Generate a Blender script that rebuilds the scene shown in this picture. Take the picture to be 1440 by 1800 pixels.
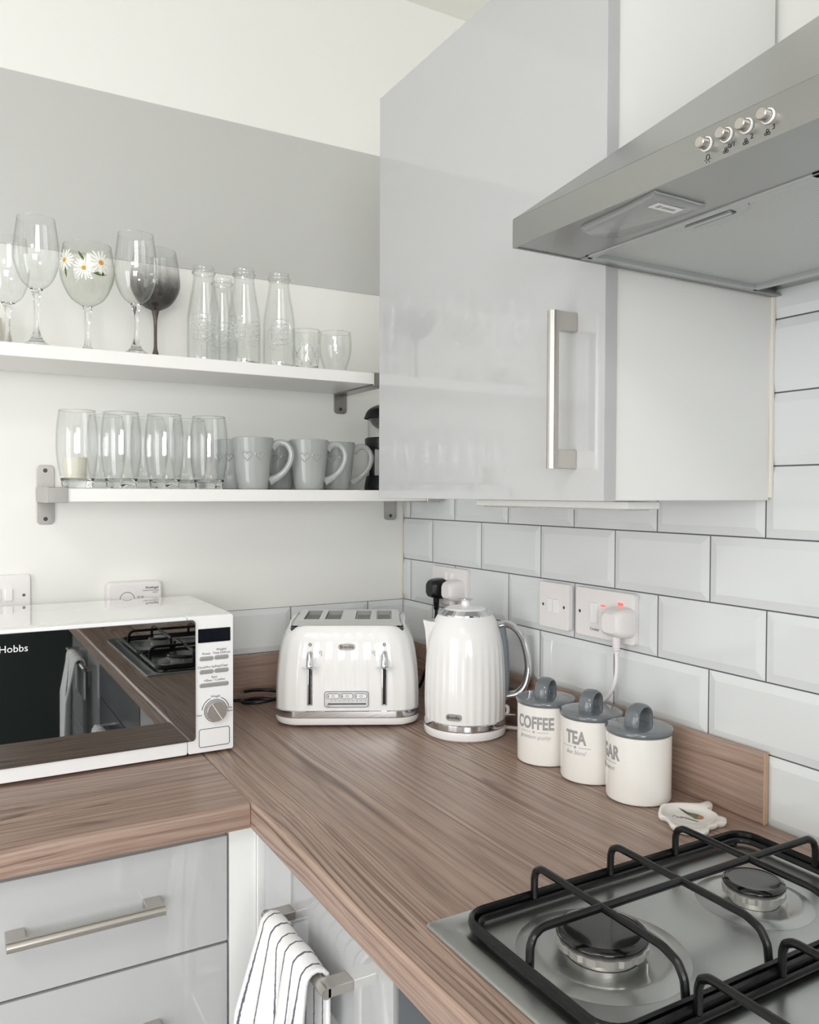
import bpy, bmesh, math, random
from mathutils import Vector, Matrix
random.seed(7)
PI = math.pi
S = bpy.context.scene
for o in list(bpy.data.objects):
    bpy.data.objects.remove(o)
COL = S.collection

# ------------------------------------------------------------ camera
CAMP = Vector((-1.00956, -1.79570, 1.33085))
yaw, pit, rol = math.radians(29.8252), math.radians(-1.3048), math.radians(0.2182)
F = Vector((math.sin(yaw)*math.cos(pit), math.cos(yaw)*math.cos(pit), math.sin(pit)))
R0 = Vector((math.cos(yaw), -math.sin(yaw), 0)); U0 = R0.cross(F)
RT = math.cos(rol)*R0 + math.sin(rol)*U0
UP = -math.sin(rol)*R0 + math.cos(rol)*U0
cd = bpy.data.cameras.new('camera'); cam = bpy.data.objects.new('camera', cd); COL.objects.link(cam)
cam.matrix_world = Matrix(((RT.x, UP.x, -F.x, CAMP.x), (RT.y, UP.y, -F.y, CAMP.y), (RT.z, UP.z, -F.z, CAMP.z), (0, 0, 0, 1)))
cd.sensor_fit = 'VERTICAL'; cd.sensor_height = 36; cd.sensor_width = 28.8
cd.lens = 1436.28/1800*36; cd.clip_start = .02
S.camera = cam

# ------------------------------------------------------------ world, lights, exposure
w = bpy.data.worlds.new('world'); S.world = w; w.use_nodes = True
bg = w.node_tree.nodes['Background']; bg.inputs[0].default_value = (.92, .96, 1, 1); bg.inputs[1].default_value = 1.0
S.view_settings.view_transform = 'Standard'; S.view_settings.look = 'None'
S.view_settings.gamma = 1; S.view_settings.use_curve_mapping = False
S.view_settings.exposure = 0.0
try:
    S.cycles.transparent_max_bounces = 40
    S.cycles.max_bounces = 14; S.cycles.transmission_bounces = 14; S.cycles.diffuse_bounces = 6
except Exception:
    pass
ZW = .865           # worktop surface
ZF = -.045          # floor
RX0, RY0, ZC = -3.3, -4.2, 2.557   # room extents (left wall, rear wall), ceiling

def area(name, loc, size, target, power, color=(1, 1, 1)):
    d = bpy.data.lights.new(name, 'AREA'); d.shape = 'RECTANGLE'; d.size = size[0]; d.size_y = size[1]
    d.energy = power; d.color = color
    o = bpy.data.objects.new(name, d); COL.objects.link(o); o.location = loc
    o.rotation_euler = (Vector(target)-Vector(loc)).to_track_quat('-Z', 'Y').to_euler()
    return o
area('daylight_rear_window', (-1.75, RY0-.05, 1.55), (1.9, 1.25), (-1.75, 0, 1.5), 66, (1, .995, .98))
area('daylight_garden_door', (RX0-.05, -1.9, 1.12), (1.7, 2.0), (0, -1.9, 1.1), 33, (.97, .985, 1))
area('ceiling_fill', (-1.75, -2.1, ZC-.06), (.5, .5), (-1.75, -2.1, 0), 10, (1, .96, .9))  # soft fill added below the ceiling, no lamp fitting there

# ------------------------------------------------------------ materials
def lin(c):
    return tuple(((x/255)/12.92 if x/255 <= .04045 else ((x/255+.055)/1.055)**2.4) for x in c) + (1,)
MATS = {}
def mat(name, rgb, rough=.5, metal=0, spec=.5, coat=0, bump=None, tr=0, ior=1.45, emit=None, vary=0):
    m = bpy.data.materials.new(name); m.use_nodes = True; nt = m.node_tree; b = nt.nodes['Principled BSDF']
    b.inputs['Base Color'].default_value = lin(rgb); b.inputs['Roughness'].default_value = rough
    b.inputs['Metallic'].default_value = metal; b.inputs['Specular IOR Level'].default_value = spec
    b.inputs['Coat Weight'].default_value = coat; b.inputs['Coat Roughness'].default_value = .03
    b.inputs['Transmission Weight'].default_value = tr; b.inputs['IOR'].default_value = ior
    tc = nt.nodes.new('ShaderNodeTexCoord')
    if emit:
        b.inputs['Emission Color'].default_value = lin(emit[0]); b.inputs['Emission Strength'].default_value = emit[1]
    if bump:   # (scale xyz, strength, detail)
        mp = nt.nodes.new('ShaderNodeMapping'); mp.inputs['Scale'].default_value = bump[0]
        n = nt.nodes.new('ShaderNodeTexNoise'); n.inputs['Scale'].default_value = 1; n.inputs['Detail'].default_value = bump[2]
        bp = nt.nodes.new('ShaderNodeBump'); bp.inputs['Strength'].default_value = bump[1]; bp.inputs['Distance'].default_value = .002
        nt.links.new(tc.outputs['Object'], mp.inputs[0]); nt.links.new(mp.outputs[0], n.inputs[0])
        nt.links.new(n.outputs[0], bp.inputs['Height']); nt.links.new(bp.outputs[0], b.inputs['Normal'])
        if vary:
            mr = nt.nodes.new('ShaderNodeMapRange'); mr.inputs[3].default_value = max(0, rough-vary); mr.inputs[4].default_value = rough+vary
            nt.links.new(n.outputs[0], mr.inputs[0]); nt.links.new(mr.outputs[0], b.inputs['Roughness'])
    MATS[name] = m; return m

def thin_glass(name, tint=(.990, .993, .992), edge=(.74, .76, .76), refl=1.0, zgrad=None):
    """clear thin glassware: light passes straight through, more is absorbed and reflected at grazing angles"""
    m = bpy.data.materials.new(name); m.use_nodes = True; nt = m.node_tree; nt.nodes.clear()
    out = nt.nodes.new('ShaderNodeOutputMaterial'); mix = nt.nodes.new('ShaderNodeMixShader')
    tr = nt.nodes.new('ShaderNodeBsdfTransparent'); gl = nt.nodes.new('ShaderNodeBsdfGlossy'); gl.inputs['Roughness'].default_value = .01
    lw = nt.nodes.new('ShaderNodeLayerWeight'); lw.inputs['Blend'].default_value = .5
    f5 = nt.nodes.new('ShaderNodeMath'); f5.operation = 'POWER'; f5.inputs[1].default_value = 5
    fr = nt.nodes.new('ShaderNodeMath'); fr.operation = 'MULTIPLY_ADD'; fr.inputs[1].default_value = .55; fr.inputs[2].default_value = .055
    nt.links.new(lw.outputs['Facing'], f5.inputs[0]); nt.links.new(f5.outputs[0], fr.inputs[0])
    pw = nt.nodes.new('ShaderNodeMath'); pw.operation = 'POWER'; pw.inputs[1].default_value = 5.0
    mc = nt.nodes.new('ShaderNodeMix'); mc.data_type = 'RGBA'
    mc.inputs['A'].default_value = tint+(1,); mc.inputs['B'].default_value = edge+(1,)
    nt.links.new(lw.outputs['Facing'], pw.inputs[0]); nt.links.new(pw.outputs[0], mc.inputs['Factor'])
    col = mc.outputs['Result']
    if zgrad:      # (z0, z1, dark colour): the glass itself is tinted below z0, clear above z1
        tc = nt.nodes.new('ShaderNodeTexCoord'); sx = nt.nodes.new('ShaderNodeSeparateXYZ')
        mr = nt.nodes.new('ShaderNodeMapRange'); mr.inputs[1].default_value = zgrad[0]; mr.inputs[2].default_value = zgrad[1]
        mr.interpolation_type = 'SMOOTHSTEP'
        m2 = nt.nodes.new('ShaderNodeMix'); m2.data_type = 'RGBA'; m2.inputs['A'].default_value = zgrad[2]+(1,); m2.inputs['B'].default_value = (1, 1, 1, 1)
        m3 = nt.nodes.new('ShaderNodeMix'); m3.data_type = 'RGBA'; m3.blend_type = 'MULTIPLY'; m3.inputs['Factor'].default_value = 1
        nt.links.new(tc.outputs['Object'], sx.inputs[0]); nt.links.new(sx.outputs['Z'], mr.inputs[0]); nt.links.new(mr.outputs[0], m2.inputs['Factor'])
        nt.links.new(m2.outputs['Result'], m3.inputs['A']); nt.links.new(col, m3.inputs['B']); col = m3.outputs['Result']
    nt.links.new(col, tr.inputs[0])
    mu = nt.nodes.new('ShaderNodeMath'); mu.operation = 'MULTIPLY'; mu.inputs[1].default_value = refl
    nt.links.new(fr.outputs[0], mu.inputs[0]); nt.links.new(mu.outputs[0], mix.inputs[0])
    nt.links.new(tr.outputs[0], mix.inputs[1]); nt.links.new(gl.outputs[0], mix.inputs[2]); nt.links.new(mix.outputs[0], out.inputs[0])
    MATS[name] = m; return m

def wood(name, axis):
    """brown laminate with fine dark streaks running along the given axis"""
    m = bpy.data.materials.new(name); m.use_nodes = True; nt = m.node_tree; b = nt.nodes['Principled BSDF']
    N = nt.nodes.new; L = nt.links.new
    tc = N('ShaderNodeTexCoord')
    def mapping(sl, sc):
        mp = N('ShaderNodeMapping'); s = [sc, sc, sc]; s[axis] = sl; mp.inputs['Scale'].default_value = s; return mp
    warp = N('ShaderNodeTexNoise'); warp.inputs['Scale'].default_value = 1; warp.inputs['Detail'].default_value = 2
    mw = mapping(1.3, 4.5); L(tc.outputs['Object'], mw.inputs[0]); L(mw.outputs[0], warp.inputs[0])
    sub = N('ShaderNodeVectorMath'); sub.operation = 'SUBTRACT'; sub.inputs[1].default_value = (.5, .5, .5); L(warp.outputs['Color'], sub.inputs[0])
    sc = N('ShaderNodeVectorMath'); sc.operation = 'SCALE'; sc.inputs['Scale'].default_value = .045; L(sub.outputs[0], sc.inputs[0])
    ad = N('ShaderNodeVectorMath'); ad.operation = 'ADD'; L(tc.outputs['Object'], ad.inputs[0]); L(sc.outputs[0], ad.inputs[1])
    def noise(sl, s, det, rg):
        mp = mapping(sl, s); L(ad.outputs[0], mp.inputs[0]); n = N('ShaderNodeTexNoise'); n.inputs['Scale'].default_value = 1
        n.inputs['Detail'].default_value = det; n.inputs['Roughness'].default_value = rg; L(mp.outputs[0], n.inputs[0]); return n
    a = noise(1.5, 130, 4, .62)      # streaks
    f = noise(7, 420, 2, .7)       # pores
    g = noise(1.0, 13, 2, .5)      # broad bands
    def ramp(src, stops):
        r = N('ShaderNodeValToRGB'); e = r.color_ramp.elements
        while len(e) > 1: e.remove(e[-1])
        e[0].position = stops[0][0]; e[0].color = lin(stops[0][1])
        for p, c in stops[1:]: x = e.new(p); x.color = lin(c)
        L(src, r.inputs[0]); return r
    base = ramp(g.outputs[0], [(.3, (163, 140, 127)), (.5, (177, 153, 140)), (.7, (191, 168, 153))])
    streak = ramp(a.outputs[0], [(.33, (112, 94, 86)), (.41, (190, 180, 174)), (.5, (238, 236, 234)), (.7, (255, 255, 255))])
    pore = ramp(f.outputs[0], [(.35, (205, 196, 190)), (.55, (255, 255, 255))])
    # growth-ring lines: contour lines of a long stretched noise field
    cn = noise(.20, 8.5, 2, .45)
    cm = N('ShaderNodeMath'); cm.operation = 'MULTIPLY'; cm.inputs[1].default_value = 30; L(cn.outputs[0], cm.inputs[0])
    cf = N('ShaderNodeMath'); cf.operation = 'FRACT'; L(cm.outputs[0], cf.inputs[0])
    ring = ramp(cf.outputs[0], [(0, (120, 98, 88)), (.07, (150, 130, 120)), (.22, (232, 226, 222)), (.6, (255, 255, 255)), (.95, (240, 236, 232)), (1, (120, 98, 88))])
    amt = N('ShaderNodeMapRange'); amt.inputs[1].default_value = .42; amt.inputs[2].default_value = .62; amt.inputs[3].default_value = .12; amt.inputs[4].default_value = .85; L(g.outputs[0], amt.inputs[0])
    m0 = N('ShaderNodeMix'); m0.data_type = 'RGBA'; m0.blend_type = 'MULTIPLY'; L(amt.outputs[0], m0.inputs['Factor'])
    L(base.outputs[0], m0.inputs['A']); L(ring.outputs[0], m0.inputs['B'])
    m1 = N('ShaderNodeMix'); m1.data_type = 'RGBA'; m1.blend_type = 'MULTIPLY'; m1.inputs['Factor'].default_value = .5
    L(m0.outputs['Result'], m1.inputs['A']); L(streak.outputs[0], m1.inputs['B'])
    m2 = N('ShaderNodeMix'); m2.data_type = 'RGBA'; m2.blend_type = 'MULTIPLY'; m2.inputs['Factor'].default_value = .5
    L(m1.outputs['Result'], m2.inputs['A']); L(pore.outputs[0], m2.inputs['B'])
    L(m2.outputs['Result'], b.inputs['Base Color'])
    b.inputs['Roughness'].default_value = .36; b.inputs['Specular IOR Level'].default_value = .5
    bp = N('ShaderNodeBump'); bp.inputs['Strength'].default_value = .10; bp.inputs['Distance'].default_value = .001
    L(f.outputs[0], bp.inputs['Height']); L(bp.outputs[0], b.inputs['Normal'])
    MATS[name] = m; return m

mat('wall_paint', (240, 240, 237), .75, bump=((45, 45, 45), .06, 3))
mat('ceiling_paint', (240, 239, 234), .8, bump=((45, 45, 45), .05, 3))
mat('floor_vinyl', (188, 186, 182), .5, bump=((20, 20, 20), .05, 3))
mat('tile', (226, 229, 230), .07, coat=.3)
mat('grout', (98, 98, 102), .85)
mat('caulk', (232, 226, 218), .55)
mat('grey_panel', (196, 197, 195), .42)
mat('gloss_grey', (188, 189, 191), .05, spec=.5, coat=.6)
mat('edge_grey', (186, 188, 192), .3)
mat('white_board', (240, 241, 240), .32)
mat('shelf_white', (243, 243, 242), .38)
mat('nickel', (200, 196, 190), .3, metal=1, bump=((900, 30, 900), .03, 2))
mat('dark_metal', (92, 90, 88), .4, metal=1)
mat('chrome', (222, 224, 227), .06, metal=1)
mat('steel', (164, 165, 163), .3, metal=1, bump=((300, 5, 800), .04, 2), vary=.04)
mat('hob_steel', (190, 192, 190), .3, metal=1, bump=((8, 700, 700), .05, 2), vary=.05)
mat('filter_edge', (190, 193, 193), .4, metal=.7)
mat('panel_silver', (222, 224, 227), .3, metal=.2)
mat('bracket_metal', (176, 174, 171), .32, metal=1, bump=((900, 30, 60), .04, 2))
mat('mirror_white', (240, 241, 241), .04, coat=1.0)
mat('slot_wall', (150, 150, 150), .45, metal=.9)
mat('enamel', (13, 13, 15), .17, coat=.5)
mat('iron', (9, 10, 11), .3, bump=((400, 400, 400), .1, 2))
mat('aluminium', (196, 194, 191), .35, metal=.8)
mat('white_gloss', (247, 247, 247), .12, coat=.4)
mat('appliance_white', (245, 246, 248), .2)
mat('ceramic', (245, 243, 239), .1, coat=.4)
mat('lid_grey', (110, 116, 121), .12, coat=.5)
mat('print_grey', (160, 160, 160), .5)
mat('black_plastic', (18, 19, 22), .3)
mat('dark_plastic', (38, 40, 44), .35)
mat('grey_plastic', (130, 138, 146), .25)
mat('door_glass', (148, 150, 150), .015, metal=1)
mat('display', (16, 20, 28), .08)
mat('ink', (45, 46, 50), .6)
mat('white_plastic', (240, 236, 236), .25)
mat('mug_grey', (170, 173, 172), .1, coat=.5)
mat('mug_dark', (150, 153, 155), .1, coat=.5)
mat('candle', (228, 225, 210), .5)
mat('red_lamp', (255, 90, 90), .4, emit=((255, 90, 80), 1.2))
mat('yellow', (222, 160, 52), .6)
mat('petal', (250, 250, 246), .5)
mat('leaf', (82, 104, 48), .5)
mat('bird_green', (112, 124, 100), .5)
mat('bird_orange', (190, 128, 92), .5)
mat('bird_brown', (80, 70, 64), .5)
mat('oven_front', (92, 97, 103), .2, metal=.3)
mat('fridge', (62, 72, 72), .3)
mat('white_lettering', (238, 240, 240), .5, emit=None)
mat('badge', (158, 155, 150), .4, metal=.3)
mat('lens', (205, 208, 208), .12, tr=.55)
mat('solid_glass', (252, 254, 254), .0, tr=1, ior=1.45)
mat('smoke_solid', (112, 100, 98), .05, tr=.5)
thin_glass('glass_sheet')
thin_glass('glass_press')
thin_glass('glass_smoke', tint=(.97, .97, .97), zgrad=(.145, .20, (.56, .55, .55)))
thin_glass('glass_daisy', tint=(.975, .98, .97), edge=(.66, .70, .64))
W0 = wood('wood_x', 0); W1 = wood('wood_y', 1)

# procedural mesh filter
def make_filter():
    m = bpy.data.materials.new('filter_mesh'); m.use_nodes = True; nt = m.node_tree; b = nt.nodes['Principled BSDF']
    N = nt.nodes.new; L = nt.links.new
    tc = N('ShaderNodeTexCoord'); mp = N('ShaderNodeMapping'); mp.inputs['Rotation'].default_value = (0, 0, .785); mp.inputs['Scale'].default_value = (250, 250, 250)
    L(tc.outputs['Object'], mp.inputs[0])
    sx = N('ShaderNodeSeparateXYZ'); L(mp.outputs[0], sx.inputs[0])
    def sn(o):
        q = N('ShaderNodeMath'); q.operation = 'SINE'; q.use_clamp = False
        mm = N('ShaderNodeMath'); mm.operation = 'MULTIPLY'; mm.inputs[1].default_value = 6.283; L(o, mm.inputs[0]); L(mm.outputs[0], q.inputs[0]); return q
    mu = N('ShaderNodeMath'); mu.operation = 'MULTIPLY'; L(sn(sx.outputs[0]).outputs[0], mu.inputs[0]); L(sn(sx.outputs[1]).outputs[0], mu.inputs[1])
    r = N('ShaderNodeMapRange'); r.inputs[1].default_value = -1; r.inputs[2].default_value = .2
    L(mu.outputs[0], r.inputs[0])
    mx = N('ShaderNodeMix'); mx.data_type = 'RGBA'; mx.inputs['A'].default_value = lin((110, 113, 113)); mx.inputs['B'].default_value = lin((214, 217, 216))
    L(r.outputs[0], mx.inputs['Factor']); L(mx.outputs['Result'], b.inputs['Base Color'])
    b.inputs['Metallic'].default_value = .35; b.inputs['Roughness'].default_value = .45
    MATS['filter_mesh'] = m
make_filter()
# towel with dark stripes, coordinates come from the towel's own UV
def make_towel():
    m = bpy.data.materials.new('towel'); m.use_nodes = True; nt = m.node_tree; b = nt.nodes['Principled BSDF']
    N = nt.nodes.new; L = nt.links.new
    tc = N('ShaderNodeTexCoord'); sx = N('ShaderNodeSeparateXYZ'); L(tc.outputs['UV'], sx.inputs[0])
    n = N('ShaderNodeTexNoise'); n.inputs['Scale'].default_value = 160; L(tc.outputs['Object'], n.inputs[0])
    nm = N('ShaderNodeMath'); nm.operation = 'MULTIPLY_ADD'; nm.inputs[1].default_value = .10; nm.inputs[2].default_value = -.05; L(n.outputs[0], nm.inputs[0])
    m1 = N('ShaderNodeMath'); m1.operation = 'MULTIPLY_ADD'; m1.inputs[1].default_value = 6.0; L(sx.outputs[0], m1.inputs[0]); L(nm.outputs[0], m1.inputs[2])
    fr = N('ShaderNodeMath'); fr.operation = 'FRACT'; L(m1.outputs[0], fr.inputs[0])
    d = N('ShaderNodeMath'); d.operation = 'SUBTRACT'; d.inputs[1].default_value = .5; L(fr.outputs[0], d.inputs[0])
    ab = N('ShaderNodeMath'); ab.operation = 'ABSOLUTE'; L(d.outputs[0], ab.inputs[0])
    r = N('ShaderNodeMapRange'); r.inputs[1].default_value = .045; r.inputs[2].default_value = .075; L(ab.outputs[0], r.inputs[0])
    mx = N('ShaderNodeMix'); mx.data_type = 'RGBA'; mx.inputs['A'].default_value = lin((96, 98, 112)); mx.inputs['B'].default_value = lin((243, 243, 244))
    L(r.outputs[0], mx.inputs['Factor']); L(mx.outputs['Result'], b.inputs['Base Color']); b.inputs['Roughness'].default_value = .95
    n2 = N('ShaderNodeTexNoise'); n2.inputs['Scale'].default_value = 700; L(tc.outputs['Object'], n2.inputs[0])
    bp = N('ShaderNodeBump'); bp.inputs['Strength'].default_value = .5; bp.inputs['Distance'].default_value = .002; L(n2.outputs[0], bp.inputs['Height']); L(bp.outputs[0], b.inputs['Normal'])
    MATS['towel'] = m
make_towel()

# ------------------------------------------------------------ mesh helpers
def NB(): return bmesh.new()
def merge(bm, t, M=None, mi=0):
    if M is not None: bmesh.ops.transform(t, matrix=M, verts=t.verts)
    vm = {v: bm.verts.new(v.co) for v in t.verts}
    for f in t.faces:
        try:
            nf = bm.faces.new([vm[v] for v in f.verts]); nf.material_index = mi if mi else f.material_index
        except ValueError: pass
    t.free()
def box(bm, lo, hi, bev=0, seg=2, M=None, mi=0):
    t = NB(); bmesh.ops.create_cube(t, size=1)
    c = [(a+b)/2 for a, b in zip(lo, hi)]; s = [abs(b-a) for a, b in zip(lo, hi)]
    for v in t.verts: v.co = Vector((v.co.x*s[0]+c[0], v.co.y*s[1]+c[1], v.co.z*s[2]+c[2]))
    if bev: bmesh.ops.bevel(t, geom=t.edges[:], offset=bev, segments=seg, affect='EDGES', profile=.5)
    merge(bm, t, M, mi)
def lathe(bm, prof, n=48, M=None, close=False, rf=None, mi=0, mis=None):
    t = NB(); rings = []
    for i, (r, z) in enumerate(prof):
        if r < 1e-6: rings.append([t.verts.new((0, 0, z))])
        else: rings.append([t.verts.new(((r*(rf(k, i) if rf else 1))*math.cos(2*PI*k/n), (r*(rf(k, i) if rf else 1))*math.sin(2*PI*k/n), z)) for k in range(n)])
    prs = list(zip(rings[:-1], rings[1:]))
    if close: prs.append((rings[-1], rings[0]))
    for j, (a, b) in enumerate(prs):
        for k in range(n):
            k2 = (k+1) % n
            vs = []
            if len(a) == 1 and len(b) == 1: continue
            if len(a) == 1: vs = [a[0], b[k2], b[k]]
            elif len(b) == 1: vs = [a[k], a[k2], b[0]]
            else: vs = [a[k], a[k2], b[k2], b[k]]
            f = t.faces.new(vs)
            if mis: f.material_index = mis[j]
    merge(bm, t, M, mi)
def cat(pts, n=8, closed=False):
    P = [Vector(p) for p in pts]; out = []; N = len(P)
    rng = range(N if closed else N-1)
    for i in rng:
        if closed: p0, p1, p2, p3 = P[i-1], P[i], P[(i+1) % N], P[(i+2) % N]
        else: p0, p1, p2, p3 = P[max(i-1, 0)], P[i], P[i+1], P[min(i+2, N-1)]
        for k in range(n):
            t = k/n
            out.append(.5*((2*p1)+(-p0+p2)*t+(2*p0-5*p1+4*p2-p3)*t*t+(-p0+3*p1-3*p2+p3)*t**3))
    if not closed: out.append(P[-1])
    return out
def tube(bm, pts, r, n=10, closed=False, M=None, mi=0, ax=None, up=None):
    """sweep; r number or list; ax=(a,b) for an elliptical section with 'up' as its reference"""
    P = [Vector(p) for p in pts]; N = len(P); t = NB(); rings = []
    prev = None
    for i in range(N):
        if closed: d = (P[(i+1) % N]-P[i-1]).normalized()
        else: d = (P[min(i+1, N-1)]-P[max(i-1, 0)]).normalized()
        if up is not None: u = Vector(up) - d*Vector(up).dot(d)
        elif prev is None:
            h = Vector((0, 0, 1)) if abs(d.z) < .9 else Vector((1, 0, 0)); u = h-d*h.dot(d)
        else: u = prev-d*prev.dot(d)
        u.normalize(); prev = u; v = d.cross(u)
        rr = r[i] if isinstance(r, (list, tuple)) else r
        a, b = ax if ax else (1, 1)
        rings.append([t.verts.new(P[i]+u*(rr*a*math.cos(2*PI*k/n))+v*(rr*b*math.sin(2*PI*k/n))) for k in range(n)])
    prs = list(zip(rings[:-1], rings[1:]))
    if closed: prs.append((rings[-1], rings[0]))
    for a_, b_ in prs:
        for k in range(n): t.faces.new([a_[k], a_[(k+1) % n], b_[(k+1) % n], b_[k]])
    if not closed: t.faces.new(rings[0][::-1]); t.faces.new(rings[-1])
    bmesh.ops.recalc_face_normals(t, faces=t.faces[:])
    merge(bm, t, M, mi)
def prism(bm, out, z0, z1, bev=0, M=None, mi=0, seg=2):
    t = NB(); b = [t.verts.new((p[0], p[1], z0)) for p in out]; a = [t.verts.new((p[0], p[1], z1)) for p in out]
    n = len(out); t.faces.new(b[::-1]); top = t.faces.new(a)
    for i in range(n): t.faces.new([b[i], b[(i+1) % n], a[(i+1) % n], a[i]])
    bmesh.ops.recalc_face_normals(t, faces=t.faces[:])
    if bev: bmesh.ops.bevel(t, geom=list(top.edges), offset=bev, segments=seg, affect='EDGES', profile=.5)
    merge(bm, t, M, mi)
def rrect(w, h, r, n=5, cx=0, cy=0):
    o = []
    for sx, sy, a0 in ((1, 1, 0), (-1, 1, 90), (-1, -1, 180), (1, -1, 270)):
        for k in range(n+1):
            a = math.radians(a0+90*k/n); o.append((cx+sx*(w/2-r)+r*math.cos(a), cy+sy*(h/2-r)+r*math.sin(a)))
    return o
def loft(bm, rings, cap0=True, cap1=True, M=None, mi=0):
    t = NB(); R = [[t.verts.new(p) for p in ring] for ring in rings]; n = len(R[0])
    for a, b in zip(R[:-1], R[1:]):
        for k in range(n): t.faces.new([a[k], a[(k+1) % n], b[(k+1) % n], b[k]])
    if cap0: t.faces.new(R[0][::-1])
    if cap1: t.faces.new(R[-1])
    bmesh.ops.recalc_face_normals(t, faces=t.faces[:]); merge(bm, t, M, mi)
# planes: XZ-facing (-y front) and YZ-facing (-x front) prisms
MFY = Matrix(((1, 0, 0, 0), (0, 0, -1, 0), (0, 1, 0, 0), (0, 0, 0, 1)))      # local (x,y,z)->(x,-z,y): outline in xz, thickness toward -y
MFX = Matrix(((0, 0, -1, 0), (-1, 0, 0, 0), (0, 1, 0, 0), (0, 0, 0, 1)))     # outline x -> -y, y -> z, thickness toward -x
T = Matrix.Translation
def obj(name, bm, m, parent=None, loc=None, smooth=35, rotz=0):
    me = bpy.data.meshes.new(name); bm.to_mesh(me); bm.free()
    for mm in (m if isinstance(m, (list, tuple)) else [m]): me.materials.append(MATS[mm])
    if smooth:
        for p in me.polygons: p.use_smooth = True
        try: me.set_sharp_from_angle(angle=math.radians(smooth))
        except Exception: pass
    o = bpy.data.objects.new(name, me); COL.objects.link(o)
    if smooth and smooth <= 40 and len(me.vertices) < 4000:
        wn = o.modifiers.new('weighted', 'WEIGHTED_NORMAL'); wn.keep_sharp = True; wn.weight = 80
    if parent: o.parent = parent
    if loc: o.location = loc
    if rotz: o.rotation_euler = (0, 0, rotz)
    return o
def tag(o, label, cat_, group=None):
    o['label'] = label; o['category'] = cat_
    if group: o['group'] = group
    return o
def thing(name, label, cat_, loc=(0, 0, 0), rotz=0, group=None):
    o = bpy.data.objects.new(name, None); COL.objects.link(o); o.empty_display_size = .05
    o.location = loc; o.rotation_euler = (0, 0, rotz); return tag(o, label, cat_, group)
def struct(name, bm, m, parent=None, smooth=30):
    o = obj(name, bm, m, parent, smooth=smooth)
    if not parent: o['kind'] = 'structure'
    return o
def dup(root, loc, rotz=None, label=None):
    r = root.copy(); COL.objects.link(r); r.location = loc
    if rotz is not None: r.rotation_euler = (0, 0, rotz)
    if label: r['label'] = label
    for ch in list(root.children):
        c = ch.copy(); COL.objects.link(c); c.parent = r
        for g in list(ch.children):
            d = g.copy(); COL.objects.link(d); d.parent = c
    return r
def text_bm(s, size, sx=1.0, depth=.0004, shear=0, bold=0, space=1.0):
    cu = bpy.data.curves.new('t', 'FONT'); cu.body = s; cu.size = size; cu.extrude = depth; cu.align_x = 'CENTER'; cu.align_y = 'CENTER'
    cu.shear = shear; cu.offset = bold; cu.space_character = space; cu.resolution_u = 3
    o = bpy.data.objects.new('t', cu); COL.objects.link(o)
    dg = bpy.context.evaluated_depsgraph_get(); dg.update()
    me = bpy.data.meshes.new_from_object(o.evaluated_get(dg)); bpy.data.objects.remove(o); bpy.data.curves.remove(cu)
    bm = NB(); bm.from_mesh(me); bpy.data.meshes.remove(me)
    for v in bm.verts: v.co.x *= sx
    return bm
def text_on(name, s, size, m, parent, M, **k):
    t = text_bm(s, size, **k); bmesh.ops.transform(t, matrix=M, verts=t.verts)
    return obj(name, t, m, parent, smooth=0)

# ------------------------------------------------------------ room shell
def quad_box(name, lo, hi, m): b = NB(); box(b, lo, hi); return struct(name, b, m, smooth=0)
quad_box('floor', (RX0-.3, RY0-.3, ZF-.1), (.5, .3, ZF), 'floor_vinyl')
quad_box('ceiling', (RX0-.3, RY0-.3, ZC), (.5, .3, ZC+.1), 'ceiling_paint')
quad_box('wall_back', (RX0, 0, ZF), (.36, .12, ZC), 'wall_paint')
b = NB()
box(b, (.009, RY0, ZF), (.26, 0, 2.12))          # lower, thicker part carrying the tiles; ledge above the wall units
box(b, (.26, RY0, ZF), (.36, 0, ZC))
wr = struct('wall_right', b, 'wall_paint', smooth=0)
# rear wall with window opening, left wall with door opening
b = NB(); wx0, wx1, wz0, wz1 = -2.7, -.8, .93, 2.18
box(b, (RX0, RY0-.12, ZF), (wx0, RY0, ZC)); box(b, (wx1, RY0-.12, ZF), (.26, RY0, ZC))
box(b, (wx0, RY0-.12, ZF), (wx1, RY0, wz0)); box(b, (wx0, RY0-.12, wz1), (wx1, RY0, ZC)); struct('wall_rear', b, 'wall_paint', smooth=0)
b = NB(); dy0, dy1, dz1 = -2.75, -1.05, 2.12
box(b, (RX0-.12, RY0, ZF), (RX0, dy0, ZC)); box(b, (RX0-.12, dy1, ZF), (RX0, 0, ZC)); box(b, (RX0-.12, dy0, dz1), (RX0, dy1, ZC)); struct('wall_left', b, 'wall_paint', smooth=0)
b = NB()
for x in (wx0+.03, (wx0+wx1)/2, wx1-.03): box(b, (x-.03, RY0-.03, wz0), (x+.03, RY0+.02, wz1))
for z in (wz0+.03, wz1-.03): box(b, (wx0, RY0-.03, z-.03), (wx1, RY0+.02, z+.03))
struct('window_1', b, 'white_board', smooth=0)
b = NB()
for y in (dy0+.04, (dy0+dy1)/2, dy1-.04): box(b, (RX0-.03, y-.04, ZF), (RX0+.02, y+.04, dz1))
for z in (ZF+.04, dz1-.04): box(b, (RX0-.03, dy0, z-.04), (RX0+.02, dy1, z+.04))
struct('door_1', b, 'white_board', smooth=0)

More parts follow.
